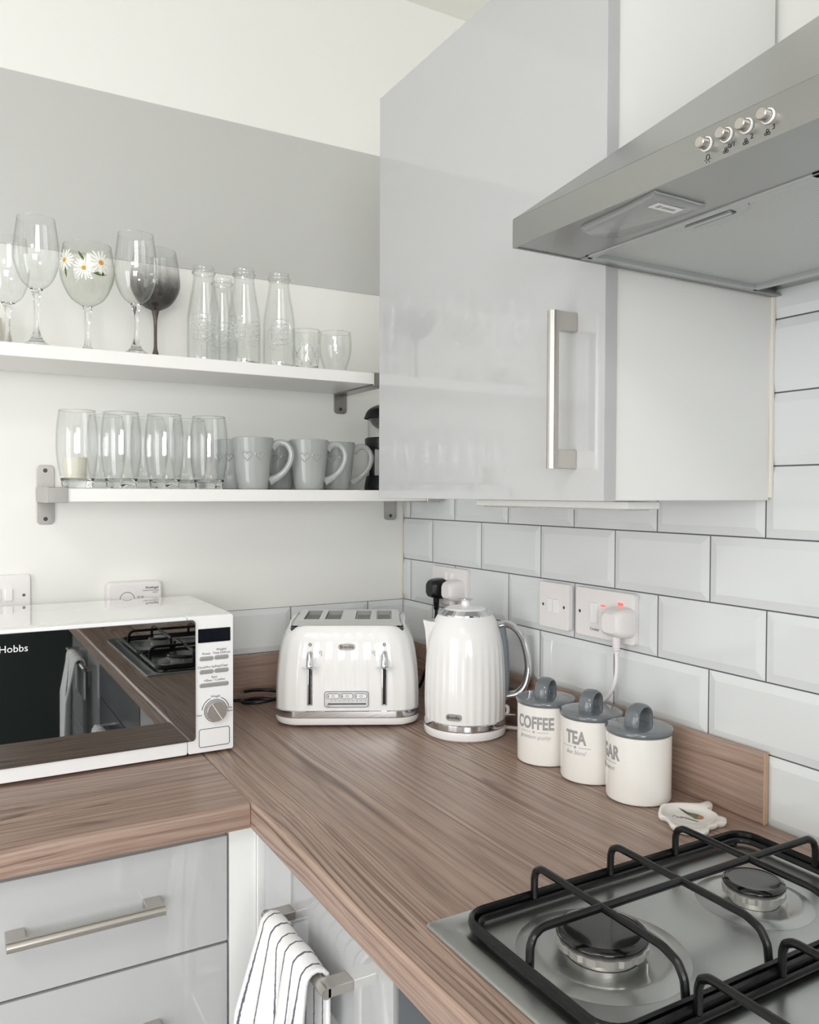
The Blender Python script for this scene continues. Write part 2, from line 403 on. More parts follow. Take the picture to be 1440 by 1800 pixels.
# ---- metro tiles with bevelled faces
TP, TH, GR = .202, .102, .0022
ZA = 1.2691
def tile_face(bm, u0, u1, z0, z1, to3, full):
    """u along the wall, to3(u, z, depth) -> world. full bevel on all four edges"""
    g = GR/2; bw, dp = .013, .0034
    a0, a1, c0, c1 = u0+g, u1-g, z0+g, z1-g
    if a1-a0 < .004: return
    bl = bw if full[0] else .0015; br = bw if full[1] else .0015
    if a1-a0 < bl+br+.004: bl = br = (a1-a0)*.2
    o = [bm.verts.new(to3(*p)) for p in ((a0, c0, .0055-dp), (a1, c0, .0055-dp), (a1, c1, .0055-dp), (a0, c1, .0055-dp))]
    zb = min(bw, (c1-c0)*.3)
    i = [bm.verts.new(to3(*p)) for p in ((a0+bl, c0+zb, .0055), (a1-br, c0+zb, .0055), (a1-br, c1-zb, .0055), (a0+bl, c1-zb, .0055))]
    k = [bm.verts.new(to3(*p)) for p in ((a0, c0, -.004), (a1, c0, -.004), (a1, c1, -.004), (a0, c1, -.004))]
    bm.faces.new(i)
    for j in range(4):
        j2 = (j+1) % 4
        bm.faces.new([o[j], o[j2], i[j2], i[j]]); bm.faces.new([k[j], k[j2], o[j2], o[j]])
def row_tiles(bm, z0, z1, off, umax, to3, umin=0):
    k = -1
    while True:
        a, b_ = off+TP*k, off+TP*(k+1); k += 1
        if a >= umax: break
        lo, hi = max(a, umin), min(b_, umax)
        if hi-lo < .006: continue
        tile_face(bm, lo, hi, z0, z1, to3, (a >= umin-1e-6, b_ <= umax+1e-6))
bm = NB(); box(bm, (.0035, -3.0, .80), (.0095, 0, 1.371)); box(bm, (.0035, -3.0, 1.371), (.0095, -1.053, 1.780))
obj('grout', bm, 'grout', wr, smooth=0)
R3 = lambda u, z, d: (.0055-d, -u, z)
bm = NB(); OFF1, OFF2 = .0371, .1401
for i in range(-11, 6):
    z1 = ZA-TH*i; z0 = z1-TH
    if i == -1: off, um, un = OFF1-.0035, 3.0, 0
    else: off, um, un = (OFF1 if i % 2 else OFF2), 3.0, (0 if i >= 0 else 1.053)
    if z1 > 1.80: continue
    if z0 < .80: continue
    row_tiles(bm, z0, z1, off, um, R3, un)
bmesh.ops.recalc_face_normals(bm, faces=bm.faces[:]); obj('tiling', bm, 'tile', wr, smooth=0)
wb = bpy.data.objects['wall_back']
bm = NB(); box(bm, (-2.2, -.002, .80), (0, .0, 1.0648)); obj('grout', bm, 'grout', wb, smooth=0)
bm = NB(); B3 = lambda u, z, d: (-u, -d-.0005, z)
row_tiles(bm, .9631, 1.0651, .0992, 2.2, B3); row_tiles(bm, .8611, .9631, .2, 2.2, B3)
bmesh.ops.recalc_face_normals(bm, faces=bm.faces[:]); obj('tiling', bm, 'tile', wb, smooth=0)
# sealant lines
bm = NB(); tube(bm, [(-.001, -1.0535, 1.327), (-.002, -1.0545, 1.4), (-.001, -1.053, 1.5), (-.002, -1.0545, 1.613)], .0035, 8)
struct('trim_1', bm, 'caulk')
bm = NB(); box(bm, (-.005, -.005, 1.066), (.0, 0, 1.30), .002); struct('trim_2', bm, 'caulk')

# grey panel fixed flat along the back wall
bm = NB(); box(bm, (-2.2, -.0022, 1.817), (-.001, -.0002, 2.157), .0008, 1)
tag(obj('wall_panel', bm, 'grey_panel'), 'long plain grey horizontal panel on the white wall above the wine glasses', 'panel')

# ------------------------------------------------------------ worktops
FT = .037
def wt_profile(): # front edge profile (distance from front, z) rounded
    r = .009; o = [(0, -FT), (0, -r)]
    for k in range(1, 6):
        a = PI/2*k/6; o.append((r-r*math.cos(a), -r+r*math.sin(a)))
    o.append((r, 0)); return o
def wt_extrude(bm, path_front, back):  # simple: profile swept between two ends, closed to the back edge
    pass
bm = NB(); pr = wt_profile()
# left run: front at y=-.623, grain along x, from x=-2.2 to the joint at x=-.6105
def ring_left(x, sh): return [(x - (0 if not sh else 0), -.623+d, ZW+z) for d, z in pr]+[(x, -.001, ZW), (x, -.001, ZW-FT)]
loft(bm, [ring_left(-2.2, 0), ring_left(-.6108, 0)])
wl = tag(obj('worktop', bm, 'wood_x', smooth=40), 'brown streaked wood worktop under the microwave, grain running left to right', 'worktop')
bm = NB()
pts = [(-.6100+d, z) for d, z in pr]
loft(bm, [[(x, y, ZW+z) for x, z in pts]+[(-.001, y, ZW), (-.001, y, ZW-FT)] for y in (-2.80, -.001)])
wr2 = tag(obj('worktop', bm, 'wood_y', smooth=40), 'brown streaked wood worktop under the toaster, canisters and gas hob', 'worktop')
# thin joint line
bm = NB(); box(bm, (-2.2, -.0135, ZW+.0003), (-.0085, -.0062, .9625), .0012)
tag(obj('upstand', bm, 'wood_x'), 'low brown wood upstand along the back wall behind the toaster', 'upstand')
bm = NB(); box(bm, (-.0080, -1.0540, ZW+.0003), (-.0002, -.0065, .9675), .0012)
up2 = tag(obj('upstand', bm, 'wood_y'), 'low brown wood upstand below the tiles behind the canisters', 'upstand')
mat('edge_strip', (196, 164, 138), .5)
bm = NB(); box(bm, (-.0082, -1.0560, ZW+.0003), (-.0004, -1.0542, .9675)); obj('end_strip', bm, 'edge_strip', up2)['label'] = 'pale brown end strip'

# ------------------------------------------------------------ bar handle (local: bar along x, projecting toward -y, origin at mounting centre)
def bar_handle(parent, L=.202, M=None, name='handle'):
    bm = NB(); h = L/2; pd = .034
    for s in (-1, 1):
        x0, x1 = (h-.024, h) if s > 0 else (-h, -h+.024)
        box(bm, (x0, -pd, -.006), (x1, 0, .006), .0008, 1)
    # half-round bar
    rings = []
    for x in (-h, h):
        ring = [(x, -pd+.004, .0062), (x, -pd+.004, -.0062)]
        for k in range(0, 11):
            a = PI*k/10; ring.append((x, -pd-.0005-.0075*math.sin(a), -.0070*math.cos(a)))
        rings.append(ring)
    loft(bm, rings)
    if M is not None: bmesh.ops.transform(bm, matrix=M, verts=bm.verts)
    return obj(name, bm, 'nickel', parent, smooth=30)
RZ = lambda a: Matrix.Rotation(a, 4, 'Z')
RX = lambda a: Matrix.Rotation(a, 4, 'X')
RY = lambda a: Matrix.Rotation(a, 4, 'Y')

# ------------------------------------------------------------ base units
def front(parent, name, lo, hi, m='gloss_grey'):
    bm = NB(); box(bm, lo, hi, .0012, 2); return obj(name, bm, m, parent)
zt = .8135
u = thing('drawer_unit', 'base drawer unit with pale grey gloss fronts below the microwave worktop', 'drawer unit', (-.839, -.58, ZF))
bm = NB(); box(bm, (-.20, 0, .15), (.2005, .56, ZW-FT-ZF-.001)); obj('carcass', bm, 'white_board', u, smooth=0)
for z0, z1, hz in ((.6535, zt, .741), (.45, .6495, .56), (.11, .446, .38)):
    d = front(u, 'drawer', (-.2, -.0195, z0-ZF), (.2, -.0005, z1-ZF)); bar_handle(d, .202, T((-.0015, -.0195, hz-ZF)))
bm = NB(); box(bm, (-.2, .05, 0), (.2, .065, .14)); obj('plinth', bm, 'white_board', u, smooth=0)
bm = NB(); box(bm, (-.6355, -.598, .11), (-.593, -.56, ZW-FT-.001), .001); box(bm, (-.5925, -.604, .11), (-.568, -.56, ZW-FT-.001), .001)
tag(obj('corner_post', bm, 'white_board'), 'white corner post between the two grey base units', 'corner post')
u = thing('drawer_unit', 'base unit with glossy grey drawer front carrying the striped towel', 'drawer unit', (-.566, -.822, ZF))
bm = NB(); box(bm, (0, -.2, .15), (.53, .2, ZW-FT-ZF-.001)); obj('carcass', bm, 'white_board', u, smooth=0)
for z0, z1, hz in ((.50, zt, .742), (.11, .496, .42)):
    d = front(u, 'drawer', (-.0195, -.2015, z0-ZF), (-.0005, .2035, z1-ZF)); bar_handle(d, .21, T((-.0195, .0, hz-ZF)) @ RZ(-PI/2))
bm = NB(); box(bm, (.05, -.2, 0), (.065, .2, .14)); obj('plinth', bm, 'white_board', u, smooth=0)
u = thing('oven', 'dark grey built-in oven front under the gas hob', 'oven', (-.566, -1.33, ZF))
bm = NB(); box(bm, (0, -.297, .0), (.5, .297, ZW-FT-ZF-.03)); obj('housing', bm, 'dark_plastic', u, smooth=0)
front(u, 'door', (-.019, -.295, .15), (-.0005, .295, zt-.12-ZF), 'oven_front'); front(u, 'control_panel', (-.019, -.295, zt-.116-ZF), (-.0005, .295, zt-ZF), 'oven_front')
bar_handle(u, .30, T((-.019, .01, .742-.10-ZF)) @ RZ(-PI/2))
u = thing('drawer_unit', 'grey gloss drawer unit further along the worktop, mirrored in the microwave door', 'drawer unit', (-.566, -1.932, ZF))
bm = NB(); box(bm, (0, -.299, .15), (.53, .299, ZW-FT-ZF-.001)); obj('carcass', bm, 'white_board', u, smooth=0)
for z0, z1, hz in ((.50, zt, .770), (.11, .496, .42)):
    d = front(u, 'drawer', (-.0195, -.298, z0-ZF), (-.0005, .298, z1-ZF)); bar_handle(d, .40, T((-.0195, .05, hz-ZF)) @ RZ(-PI/2))
bm = NB(); box(bm, (-.95, -3.45, ZF), (-.20, -2.85, 1.80), .01)
tag(obj('fridge_freezer', bm, 'fridge'), 'tall dark grey fridge freezer behind the viewer, mirrored in the microwave door', 'fridge')

# ------------------------------------------------------------ wall cabinet
u = thing('wall_cabinet', 'tall wall cabinet with grey gloss door and white side beside the cooker hood', 'wall cabinet', (0, -.76, 1.322))
bm = NB(); box(bm, (-.2915, -.291, .001), (-.0005, .29, .722), .0008, 1); obj('carcass', bm, 'white_board', u)
d = front(u, 'door', (-.3135, -.294, .0), (-.2935, .292, .7245), ['gloss_grey'])
bar_handle(d, .196, T((-.3135, -.239, .1385)) @ RZ(-PI/2) @ RY(PI/2))
bm = NB(); box(bm, (-.292, -.2945, .0), (-.2925+.0005, .292, .7245)); bm.free()
bm = NB(); box(bm, (-.02, -.294, .7), (-.0005, -.2915, .722)); bm.free()
u = thing('under_cabinet_light', 'slim white light strip fixed under the wall cabinet', 'light', (-.20, -.80, 1.3215))
bm = NB(); box(bm, (-.03, -.21, -.011), (.03, .14, -.0003), .003); obj('housing', bm, 'white_board', u)
bm = NB(); box(bm, (-.022, -.20, -.0125), (.022, .13, -.011), .001); obj('diffuser', bm, 'lens', u)

# ------------------------------------------------------------ shelves and brackets
def bracket(label, xp, xc, zc, ztop, zbot, L=.21, group='metal shelf brackets'):
    """xp plate centre, xc cap centre; channel wraps the end of the board"""
    t = thing('shelf_bracket', label, 'bracket', (xp, 0, zc), 0, group)
    bm = NB(); w_ = .017
    o = rrect(2*w_, ztop-zbot, .009, 4, 0, (ztop+zbot)/2-zc)
    prism(bm, o, .0, .004, .001, M=MFY); obj('plate', bm, 'bracket_metal', t)
    bm = NB(); s = 1 if xc > xp else -1; h0 = .0142
    box(bm, (-w_, -L+.003, h0-.0015), (w_, -.004, h0)); box(bm, (-w_, -L+.003, -h0), (w_, -.004, -h0+.0015))
    ox = -w_ if t.location.x < -.5 else w_
    box(bm, (ox-.0008, -L+.003, -h0), (ox+.0008, -.004, h0)); obj('arm', bm, 'bracket_metal', t)
    bm = NB(); box(bm, (-w_, -L, -h0), (w_, -L+.003, h0), .0008, 1); obj('end_cap', bm, 'bracket_metal', t)
    for z in ((ztop-zc-.011, zbot-zc+.011) if ztop-zc > .03 else (zbot-zc+.011,)):
        bm = NB(); lathe(bm, [(0, .0015), (.0035, .0015), (.0042, 0)], 16, M=T((0, -.0042, z)) @ RX(PI/2))
        tube(bm, [(.0022*math.cos(a), -.0058, z+.0022*math.sin(a)) for a in [i*PI/6 for i in range(12)]], .0006, 6, closed=True); obj('screw', bm, 'dark_metal', t)
    return t
ZS1, ZS2 = 1.3375, 1.5925
bracket('metal bracket at the left end of the lower shelf', -.8275, -.8275, 1.3255, 1.385, 1.2655)
bracket('metal bracket at the right end of the lower shelf', -.0365, -.0365, 1.3255, 1.385, 1.2640)
bracket('metal bracket at the right end of the upper shelf', -.1745, -.1745, 1.5795, 1.598, 1.5215)
bm = NB(); box(bm, (-.8430, -.2065, 1.3135), (-.0215, -.0042, ZS1), .0008, 1)
tag(obj('shelf', bm, 'shelf_white'), 'lower white wall shelf holding tumblers and mugs', 'shelf')
bm = NB(); box(bm, (-1.65, -.2065, 1.5685), (-.1595, -.0042, ZS2), .0008, 1)
tag(obj('shelf', bm, 'shelf_white'), 'upper white wall shelf holding wine glasses and bottles', 'shelf')

# ------------------------------------------------------------ glassware
def interp(prof, z):
    for (r0, z0), (r1, z1) in zip(prof[:-1], prof[1:]):
        if z0 <= z <= z1 and z1 > z0: return r0+(r1-r0)*(z-z0)/(z1-z0)
    return prof[-1][0]
def smoothp(p, n=5): return [(max(0, v.x), v.z) for v in cat([(r, 0, z) for r, z in p], n)]
def sheet(out, th=.0012):
    """outer wall up, rounded rim, inner wall down"""
    inn = [(max(r-th, 0), z) for r, z in out]
    inn[0] = (inn[0][0], inn[0][1]+th)
    rim = out[-1]
    return out+[(rim[0]-th/2, rim[1]+th/2)]+inn[::-1]
def rim_ring(bm, p, r):
    tube(bm, [((p[0]-r*.8)*math.cos(a), (p[0]-r*.8)*math.sin(a), p[1]+r*.6) for a in [i*PI/24 for i in range(48)]], r, 8, closed=True, mi=1)
def tumbler(name, label, loc, group, prof_out, base_h, base_r):
    t = thing(name, label, 'glass', loc, 0, group)
    wall = [p for p in prof_out if p[1] >= base_h]
    bm = NB(); lathe(bm, sheet(wall, .0016), 40); rim_ring(bm, wall[-1], .0008); obj('wall', bm, ['glass_sheet', 'solid_glass'], t)
    bm = NB(); lathe(bm, [(0, .0015), (base_r*.6, .0015), (base_r*.9, 0)]+[p for p in prof_out if .0005 < p[1] < base_h]+[(interp(prof_out, base_h)-.0002, base_h-.0003), (interp(prof_out, base_h)*.8, base_h-.005), (0, base_h-.006)], 40)
    obj('base', bm, 'solid_glass', t)
    return t
TPF = smoothp([(.0265, 0), (.0285, .012), (.0325, .03), (.0365, .06), (.0375, .085), (.0362, .115), (.0325, .1455)])
G1 = 'clear curved tumblers on the lower shelf'
tp = tumbler('tumbler', 'front row tumbler at the left end holding a cream tealight', (-.787, -.15, ZS1+.0002), G1, TPF, .020, .0265)
for x, y, l in ((-.708, -.152, 'front row tumbler, second from the left bracket'), (-.6255, -.15, 'front row tumbler, third from the left bracket'), (-.5365, -.15, 'front row tumbler right beside the grey mugs'),
                (-.7215, -.066, 'back row tumbler nearest the left bracket'), (-.6375, -.066, 'back row tumbler in the middle of the three behind'), (-.5545, -.066, 'back row tumbler nearest the mugs')):
    dup(tp, (x, y, ZS1+.0002), random.random(), l)
bm = NB(); lathe(bm, [(0, 0), (.0175, 0), (.0195, .002), (.0215, .040), (.0205, .042), (0, .041)], 32)
tag(obj('tealight', bm, 'candle', loc=(-.791, -.15, ZS1+.0165)), 'cream votive candle inside the leftmost tumbler', 'candle')

def wine(name, label, loc, H, bowl, stem_top, mb='glass_sheet', ms='solid_glass', foot=.034, sr=.0042, group='stemmed glasses on the upper shelf'):
    t = thing(name, label, 'wine glass', loc, 0, group)
    bp = smoothp(bowl, 5)
    bm = NB(); lathe(bm, sheet(bp, .0010), 48); rim_ring(bm, bp[-1], .0006); obj('bowl', bm, [mb, 'solid_glass'], t)
    r0 = bowl[0][0]
    st = smoothp([(foot, .0008), (foot*.66, .0050), (.0115, .014), (sr*1.35, .030), (sr, .045), (sr, stem_top-.035), (sr*1.3, stem_top-.016), (r0*.99, stem_top-.0004)], 4)
    bm = NB(); lathe(bm, [(0, 0), (foot*.96, 0), (foot, .0004)]+st[1:]+[(r0*.5, stem_top-.002), (0, stem_top-.0025)], 40); obj('stem', bm, ms, t)
    return t
def bowl_pts(st, H, r0, rmax, rrim, zmax):
    return [(r0, st), (r0+(rmax-r0)*.52, st+(zmax-st)*.22), (r0+(rmax-r0)*.88, st+(zmax-st)*.62), (rmax, zmax), (rmax-(rmax-rrim)*.35, zmax+(H-zmax)*.5), (rrim, H)]
z0 = ZS2+.0002
wine('wine_glass', 'tall clear wine glass, second glass from the photo left edge', (-.857, -.170, z0), .225, bowl_pts(.105, .230, .011, .0392, .0322, .165), .105)
wine('wine_glass', 'clear wine glass cut by the photo left edge, behind the tall one', (-.898, -.085, z0), .208, bowl_pts(.092, .212, .012, .0375, .032, .15), .092, foot=.030)
wine('wine_glass', 'clear wine glass in front of the smoky grey one', (-.683, -.170, z0), .223, bowl_pts(.098, .229, .010, .0396, .0325, .158), .098)
wine('wine_glass', 'smoky grey tinted wine glass with a dark stem', (-.624, -.068, z0), .235, bowl_pts(.112, .232, .008, .0498, .0415, .168), .112, 'glass_smoke', 'smoke_solid', sr=.0035)
db = bowl_pts(.098, .214, .009, .0505, .044, .166)
dg = wine('gin_glass', 'balloon glass painted with white daisies', (-.760, -.10, z0), .214, db, .098, 'glass_daisy')
dprof = smoothp(db, 5)
def on_bowl(a, z, off=.0007):
    r = interp(dprof, z)+off; return (r*math.cos(a), r*math.sin(a), z)
fv = math.atan2(CAMP.y+.10, CAMP.x+.760)
def daisy(a0, z0_, R, n=17):
    bm = NB(); bmc = NB()
    for k in range(n):
        th = 2*PI*k/n+random.uniform(-.1, .1); Rk = R*random.uniform(.85, 1.05)
        prev = None; vs = []
        for s, w_ in ((.20, .02), (.5, .065), (.8, .075), (.95, .045), (1.0, .0)):
            c = (Rk*s*math.cos(th), Rk*s*math.sin(th)); pn = (-math.sin(th)*w_*R, math.cos(th)*w_*R)
            L_ = [(c[0]+q*pn[0], c[1]+q*pn[1]) for q in (-1, 1)]
            vv = [bm.verts.new(on_bowl(a0+p[0]/.048, z0_+p[1])) for p in L_]
            if prev: bm.faces.new([prev[0], prev[1], vv[1], vv[0]])
            prev = vv
    obj('painted_daisy', bm, 'petal', dg, smooth=0)
    c = bmc.verts.new(on_bowl(a0, z0_, .0012)); ring = [bmc.verts.new(on_bowl(a0+R*.19*math.cos(t)/.048, z0_+R*.19*math.sin(t), .001)) for t in [i*PI/6 for i in range(12)]]
    for k in range(12): bmc.faces.new([c, ring[k], ring[(k+1) % 12]])
    obj('daisy_centre', bmc, 'yellow', dg, smooth=0)
for da, z_, R in ((-.92, .176, .023), (-.12, .160, .021), (.50, .174, .025)): daisy(fv+da, z_, R)
for a0, z_, th, L_ in ((-.86, .154, 1.5, .011), (-.22, .183, -1.0, .011), (.48, .153, .05, .015)):
    pts = [(-L_, 0), (-L_*.3, L_*.22), (L_*.4, L_*.2), (L_, 0), (L_*.4, -L_*.2), (-L_*.3, -L_*.22)]
    bm = NB(); bm.faces.new([bm.verts.new(on_bowl(fv+a0+(p[0]*math.cos(th)-p[1]*math.sin(th))/.05, z_+p[0]*math.sin(th)+p[1]*math.cos(th), .001)) for p in pts])
    obj('painted_leaf', bm, 'leaf', dg, smooth=0)
# cream candle jar at far left
bm = NB(); lathe(bm, [(0, 0), (.028, 0), (.030, .003), (.030, .07), (.028, .072), (0, .070)], 40)
tag(obj('candle', bm, 'candle', loc=(-.936, -.036, z0)), 'cream pillar candle at the left edge behind the wine glasses', 'candle')

# milk bottles
BP = smoothp([(.0325, .002), (.0335, .012), (.0335, .085), (.0322, .104), (.0283, .130), (.0238, .155), (.0212, .175)], 4)
def bottle():
    t = thing('milk_bottle', 'clear embossed milk bottle at the left of the bottle group', 'bottle', (-.5395, -.125, z0), 0, 'embossed glass milk bottles')
    bm = NB(); out = BP+[(.0212, .182), (.0230, .1845), (.0230, .1890), (.0214, .1912), (.0214, .1945), (.0224, .1970), (.0214, .1990)]
    lathe(bm, sheet(out, .0022), 40); obj('body', bm, 'glass_sheet', t)
    bm = NB(); lathe(bm, [(0, .003), (.02, .003), (.028, 0), (.0315, .0015), (.0300, .0075), (.02, .009), (0, .0095)], 40); obj('base', bm, 'solid_glass', t)
    bm = NB(); tube(bm, [((.0224)*math.cos(a), .0224*math.sin(a), .1868) for a in [i*PI/16 for i in range(32)]], .0016, 8, closed=True); obj('neck_ring', bm, 'solid_glass', t)
    for a0 in (-2.1, 1.0):
        bm = NB()
        def P(u_, v_): return ((.0338)*math.cos(a0+u_/.0335), .0338*math.sin(a0+u_/.0335), .072+v_)
        tube(bm, [P(.021*math.copysign(abs(math.cos(a))**.6, math.cos(a)), .026*math.copysign(abs(math.sin(a))**.6, math.sin(a))) for a in [i*PI/16 for i in range(32)]], .0009, 6, closed=True)
        for k in range(9):
            u1, v1, rr = random.uniform(-.014, .014), random.uniform(-.018, .018), random.uniform(.002, .0045)
            tube(bm, [P(u1+rr*math.cos(a), v1+rr*math.sin(a)) for a in [i*PI/5 for i in range(10)]], .0008, 5, closed=True)
        for k in range(4):
            v1 = -.015+.010*k
            tube(bm, [P(-.015+.003*j, v1+.0016*math.sin(j*2+k)) for j in range(11)], .0007, 5)
        obj('embossing', bm, 'solid_glass', t)
    return t
bt = bottle()
for x, y, rz, l in ((-.480, -.055, .5, 'clear milk bottle half hidden behind the second from the left'), (-.4635, -.152, -.35, 'tall clear milk bottle in the middle, in front of another'), (-.3870, -.152, .3, 'clear milk bottle at the right, beside the cut tumbler')):
    dup(bt, (x, y, z0), rz, l)
# diamond-cut tumbler and plain tumbler
def cut_glass(label, loc, prof, diamonds, nm='whisky_tumbler'):
    t = thing(nm, label, 'glass', loc, 0, 'short tumblers on the upper shelf')
    pr_ = smoothp(prof, 4); wall = [p for p in pr_ if p[1] >= .010]
    bm = NB(); lathe(bm, sheet(wall, .0018), 40); rim_ring(bm, wall[-1], .0009); obj('wall', bm, ['glass_sheet', 'solid_glass'], t)
    bm = NB(); lathe(bm, [(0, .001), (prof[0][0]*.9, 0)]+[p for p in pr_ if .0004 < p[1] < .010]+[(interp(pr_, .01)*.85, .0095), (0, .008)], 40); obj('base', bm, 'solid_glass', t)
    if diamonds:
        bm = NB(); n = 8
        for s in (-1, 1):
            for k in range(n):
                tube(bm, [((interp(pr_, z)+.0003)*math.cos(2*PI*k/n+s*(z-.012)*16), (interp(pr_, z)+.0003)*math.sin(2*PI*k/n+s*(z-.012)*16), z) for z in [.012+.0035*i for i in range(14)]], .0011, 5)
        obj('cut_pattern', bm, 'solid_glass', t)
    return t
cut_glass('short tumbler with a diamond cut pattern beside the bottles', (-.3225, -.145, z0), [(.024, 0), (.0265, .01), (.0285, .05), (.0295, .088)], True)
cut_glass('short plain clear tumbler at the right end of the upper shelf', (-.2445, -.125, z0), [(.021, 0), (.025, .012), (.0345, .045), (.0365, .07), (.0345, .094)], False)

# ------------------------------------------------------------ mugs
def heart(s=1):
    o = []
    for k in range(20):
        t = 2*PI*k/20; o.append((s*16*math.sin(t)**3/16, s*(13*math.cos(t)-5*math.cos(2*t)-2*math.cos(3*t)-math.cos(4*t))/16))
    return o
MP = smoothp([(.0285, .0015), (.031, .006), (.0345, .03), (.0390, .07), (.0425, .106)], 4)
def mug():
    t = thing('mug', 'x', 'mug', (0, 0, 0), 0, 'grey mugs with embossed hearts')
    bm = NB(); pr_ = [(0, .001), (.026, .001), (.0275, 0)]+MP+[(.0415, .1075), (.0400, .1065)]+[(r-.0035, z) for r, z in MP[::-1] if z > .012]+[(0, .008)]
    lathe(bm, pr_, 48); obj('cup', bm, 'mug_grey', t)
    bm = NB(); P = cat([(.0385, 0, .088), (.052, 0, .098), (.068, 0, .096), (.0785, 0, .080), (.077, 0, .060), (.066, 0, .040), (.050, 0, .026), (.0335, 0, .018)], 6)
    n = len(P); tube(bm, P, [.0048+.0035*abs(2*i/(n-1)-1)**4 for i in range(n)], 12, ax=(.85, 1.25), up=(0, 1, 0)); obj('handle', bm, 'mug_grey', t)
    bm = NB()
    for du, sc in ((-.0125, .0105), (.0125, .0085)):
        a0 = -PI/2
        def P2(u_, v_): z = .070+v_; r = interp(MP, z)+.0001; return (r*math.cos(a0+u_/.038), r*math.sin(a0+u_/.038), z)
        tube(bm, [P2(du+p[0]*sc, p[1]*sc) for p in heart()], .0015, 6, closed=True)
    obj('hearts', bm, 'mug_grey', t); return t
mg = mug(); mg.location = (-.444, -.152, ZS1+.0002); mg.rotation_euler = (0, 0, -.33); mg['label'] = 'front grey mug with two hearts next to the tumblers'
for x, y, rz, l in ((-.3185, -.152, -.33, 'front grey mug with two hearts, second in the front row'), (-.2310, -.103, -.38, 'grey mug with handle against the coffee press'),
                    (-.3520, -.056, -.33, 'grey mug seen between the two front mugs'), (-.4560, -.056, -.9, 'grey mug tucked behind the first front mug')):
    dup(mg, (x, y, ZS1+.0002), rz, l)

# ------------------------------------------------------------ french press
t = thing('coffee_press', 'black plastic and glass coffee press at the right end of the lower shelf', 'coffee press', (-.108, -.118, ZS1+.0002))
bm = NB(); lathe(bm, [(.0455, .012), (.0455, .168), (.0442, .168), (.0442, .012)], 40, close=True); obj('beaker', bm, 'glass_press', t)
bm = NB(); lathe(bm, [(0, 0), (.052, 0), (.0535, .004), (.0525, .012), (.0495, .030), (.047, .034), (0, .034)], 40)
lathe(bm, [(.0470, .097), (.0520, .098), (.0525, .118), (.0500, .121), (.0470, .120)], 40, close=True)
for a in (-2.6, -1.2, .3, 1.8): box(bm, (-.006, .0468, .03), (.006, .0500, .10), .001, M=RZ(a))
obj('frame', bm, 'black_plastic', t)
bm = NB(); P = cat([(0, -.050, .118), (0, -.075, .128), (0, -.088, .110), (0, -.090, .07), (0, -.085, .035), (0, -.050, .026)], 5)
tube(bm, P, .0085, 12, ax=(1.1, .75), up=(1, 0, 0), M=RZ(-.55)); obj('handle', bm, 'black_plastic', t)
bm = NB(); lathe(bm, smoothp([(.0545, .166), (.0535, .170), (.045, .186), (.025, .197), (.0, .201)], 4)+[(0, .166)], 40)
lathe(bm, smoothp([(.0, .1385), (.02, .142), (.035, .152), (.0437, .166)], 4), 40); obj('lid', bm, 'black_plastic', t)
bm = NB(); tube(bm, [(0, 0, .03), (0, 0, .22)], .002, 8); obj('plunger_rod', bm, 'chrome', t)
bm = NB(); lathe(bm, smoothp([(.0, .212), (.010, .214), (.0145, .224), (.010, .235), (0, .238)], 4), 24); obj('knob', bm, 'black_plastic', t)

# ------------------------------------------------------------ electrical fittings
def plate_x(name, label, y0, y1, z0_, z1, cat_='socket'):
    t = thing(name, label, cat_, (-.0005, (y0+y1)/2, (z0_+z1)/2))
    bm = NB(); prism(bm, rrect(abs(y1-y0), z1-z0_, .006, 4), 0, .0095, .003, M=MFX); obj('face_plate', bm, 'white_plastic', t); return t
def rocker(t, dy, dz, w_=.012, h=.024, name='rocker'):
    bm = NB(); prism(bm, rrect(w_, h, .002, 3, dy, dz), .0094, .0135, .0015, M=MFX); obj(name, bm, 'white_gloss', t)
def screws(t, ds):
    for d in ds:
        bm = NB(); lathe(bm, [(0, .0006), (.0022, .0006), (.003, 0)], 12, M=T((-.0096, -d, 0)) @ RY(-PI/2)); obj('screw', bm, 'dark_metal', t)
# note: MFX maps outline x to -y, so outline x grows toward the viewer
t = plate_x('double_socket', 'white double wall socket behind the kettle with two plugs', -.1585, -.3035, 1.077, 1.1625)
rocker(t, -.010, .022, .010, .022); rocker(t, .014, .022, .010, .022); screws(t, (-.061, .061))
t = plate_x('light_switch', 'white square double switch on the tiles left of the cooker socket', -.5555, -.6420, 1.077, 1.1635, 'switch')
rocker(t, -.0075, 0, .014, .026); rocker(t, .0085, 0, .014, .026); screws(t, (-.030, .030))
t = plate_x('cooker_socket', 'white cooker switch socket with a red light and white plug', -.6600, -.8065, 1.077, 1.1635)
rocker(t, -.022, .001, .018, .036); screws(t, (-.061, .061))
bm = NB(); box(bm, (-.0105, -.047, .021), (-.0092, -.035, .026), .0004); obj('neon', bm, 'red_lamp', t)
bm = NB(); box(bm, (-.0104, -.0045, .0145), (-.0092, .0065, .0175), .0004); obj('red_flash', bm, 'red_lamp', t)
text_on('lettering', 'Cooker', .0075, 'ink', t, T((-.0097, .022, -.028)) @ MFX @ RZ(0), depth=.0001)
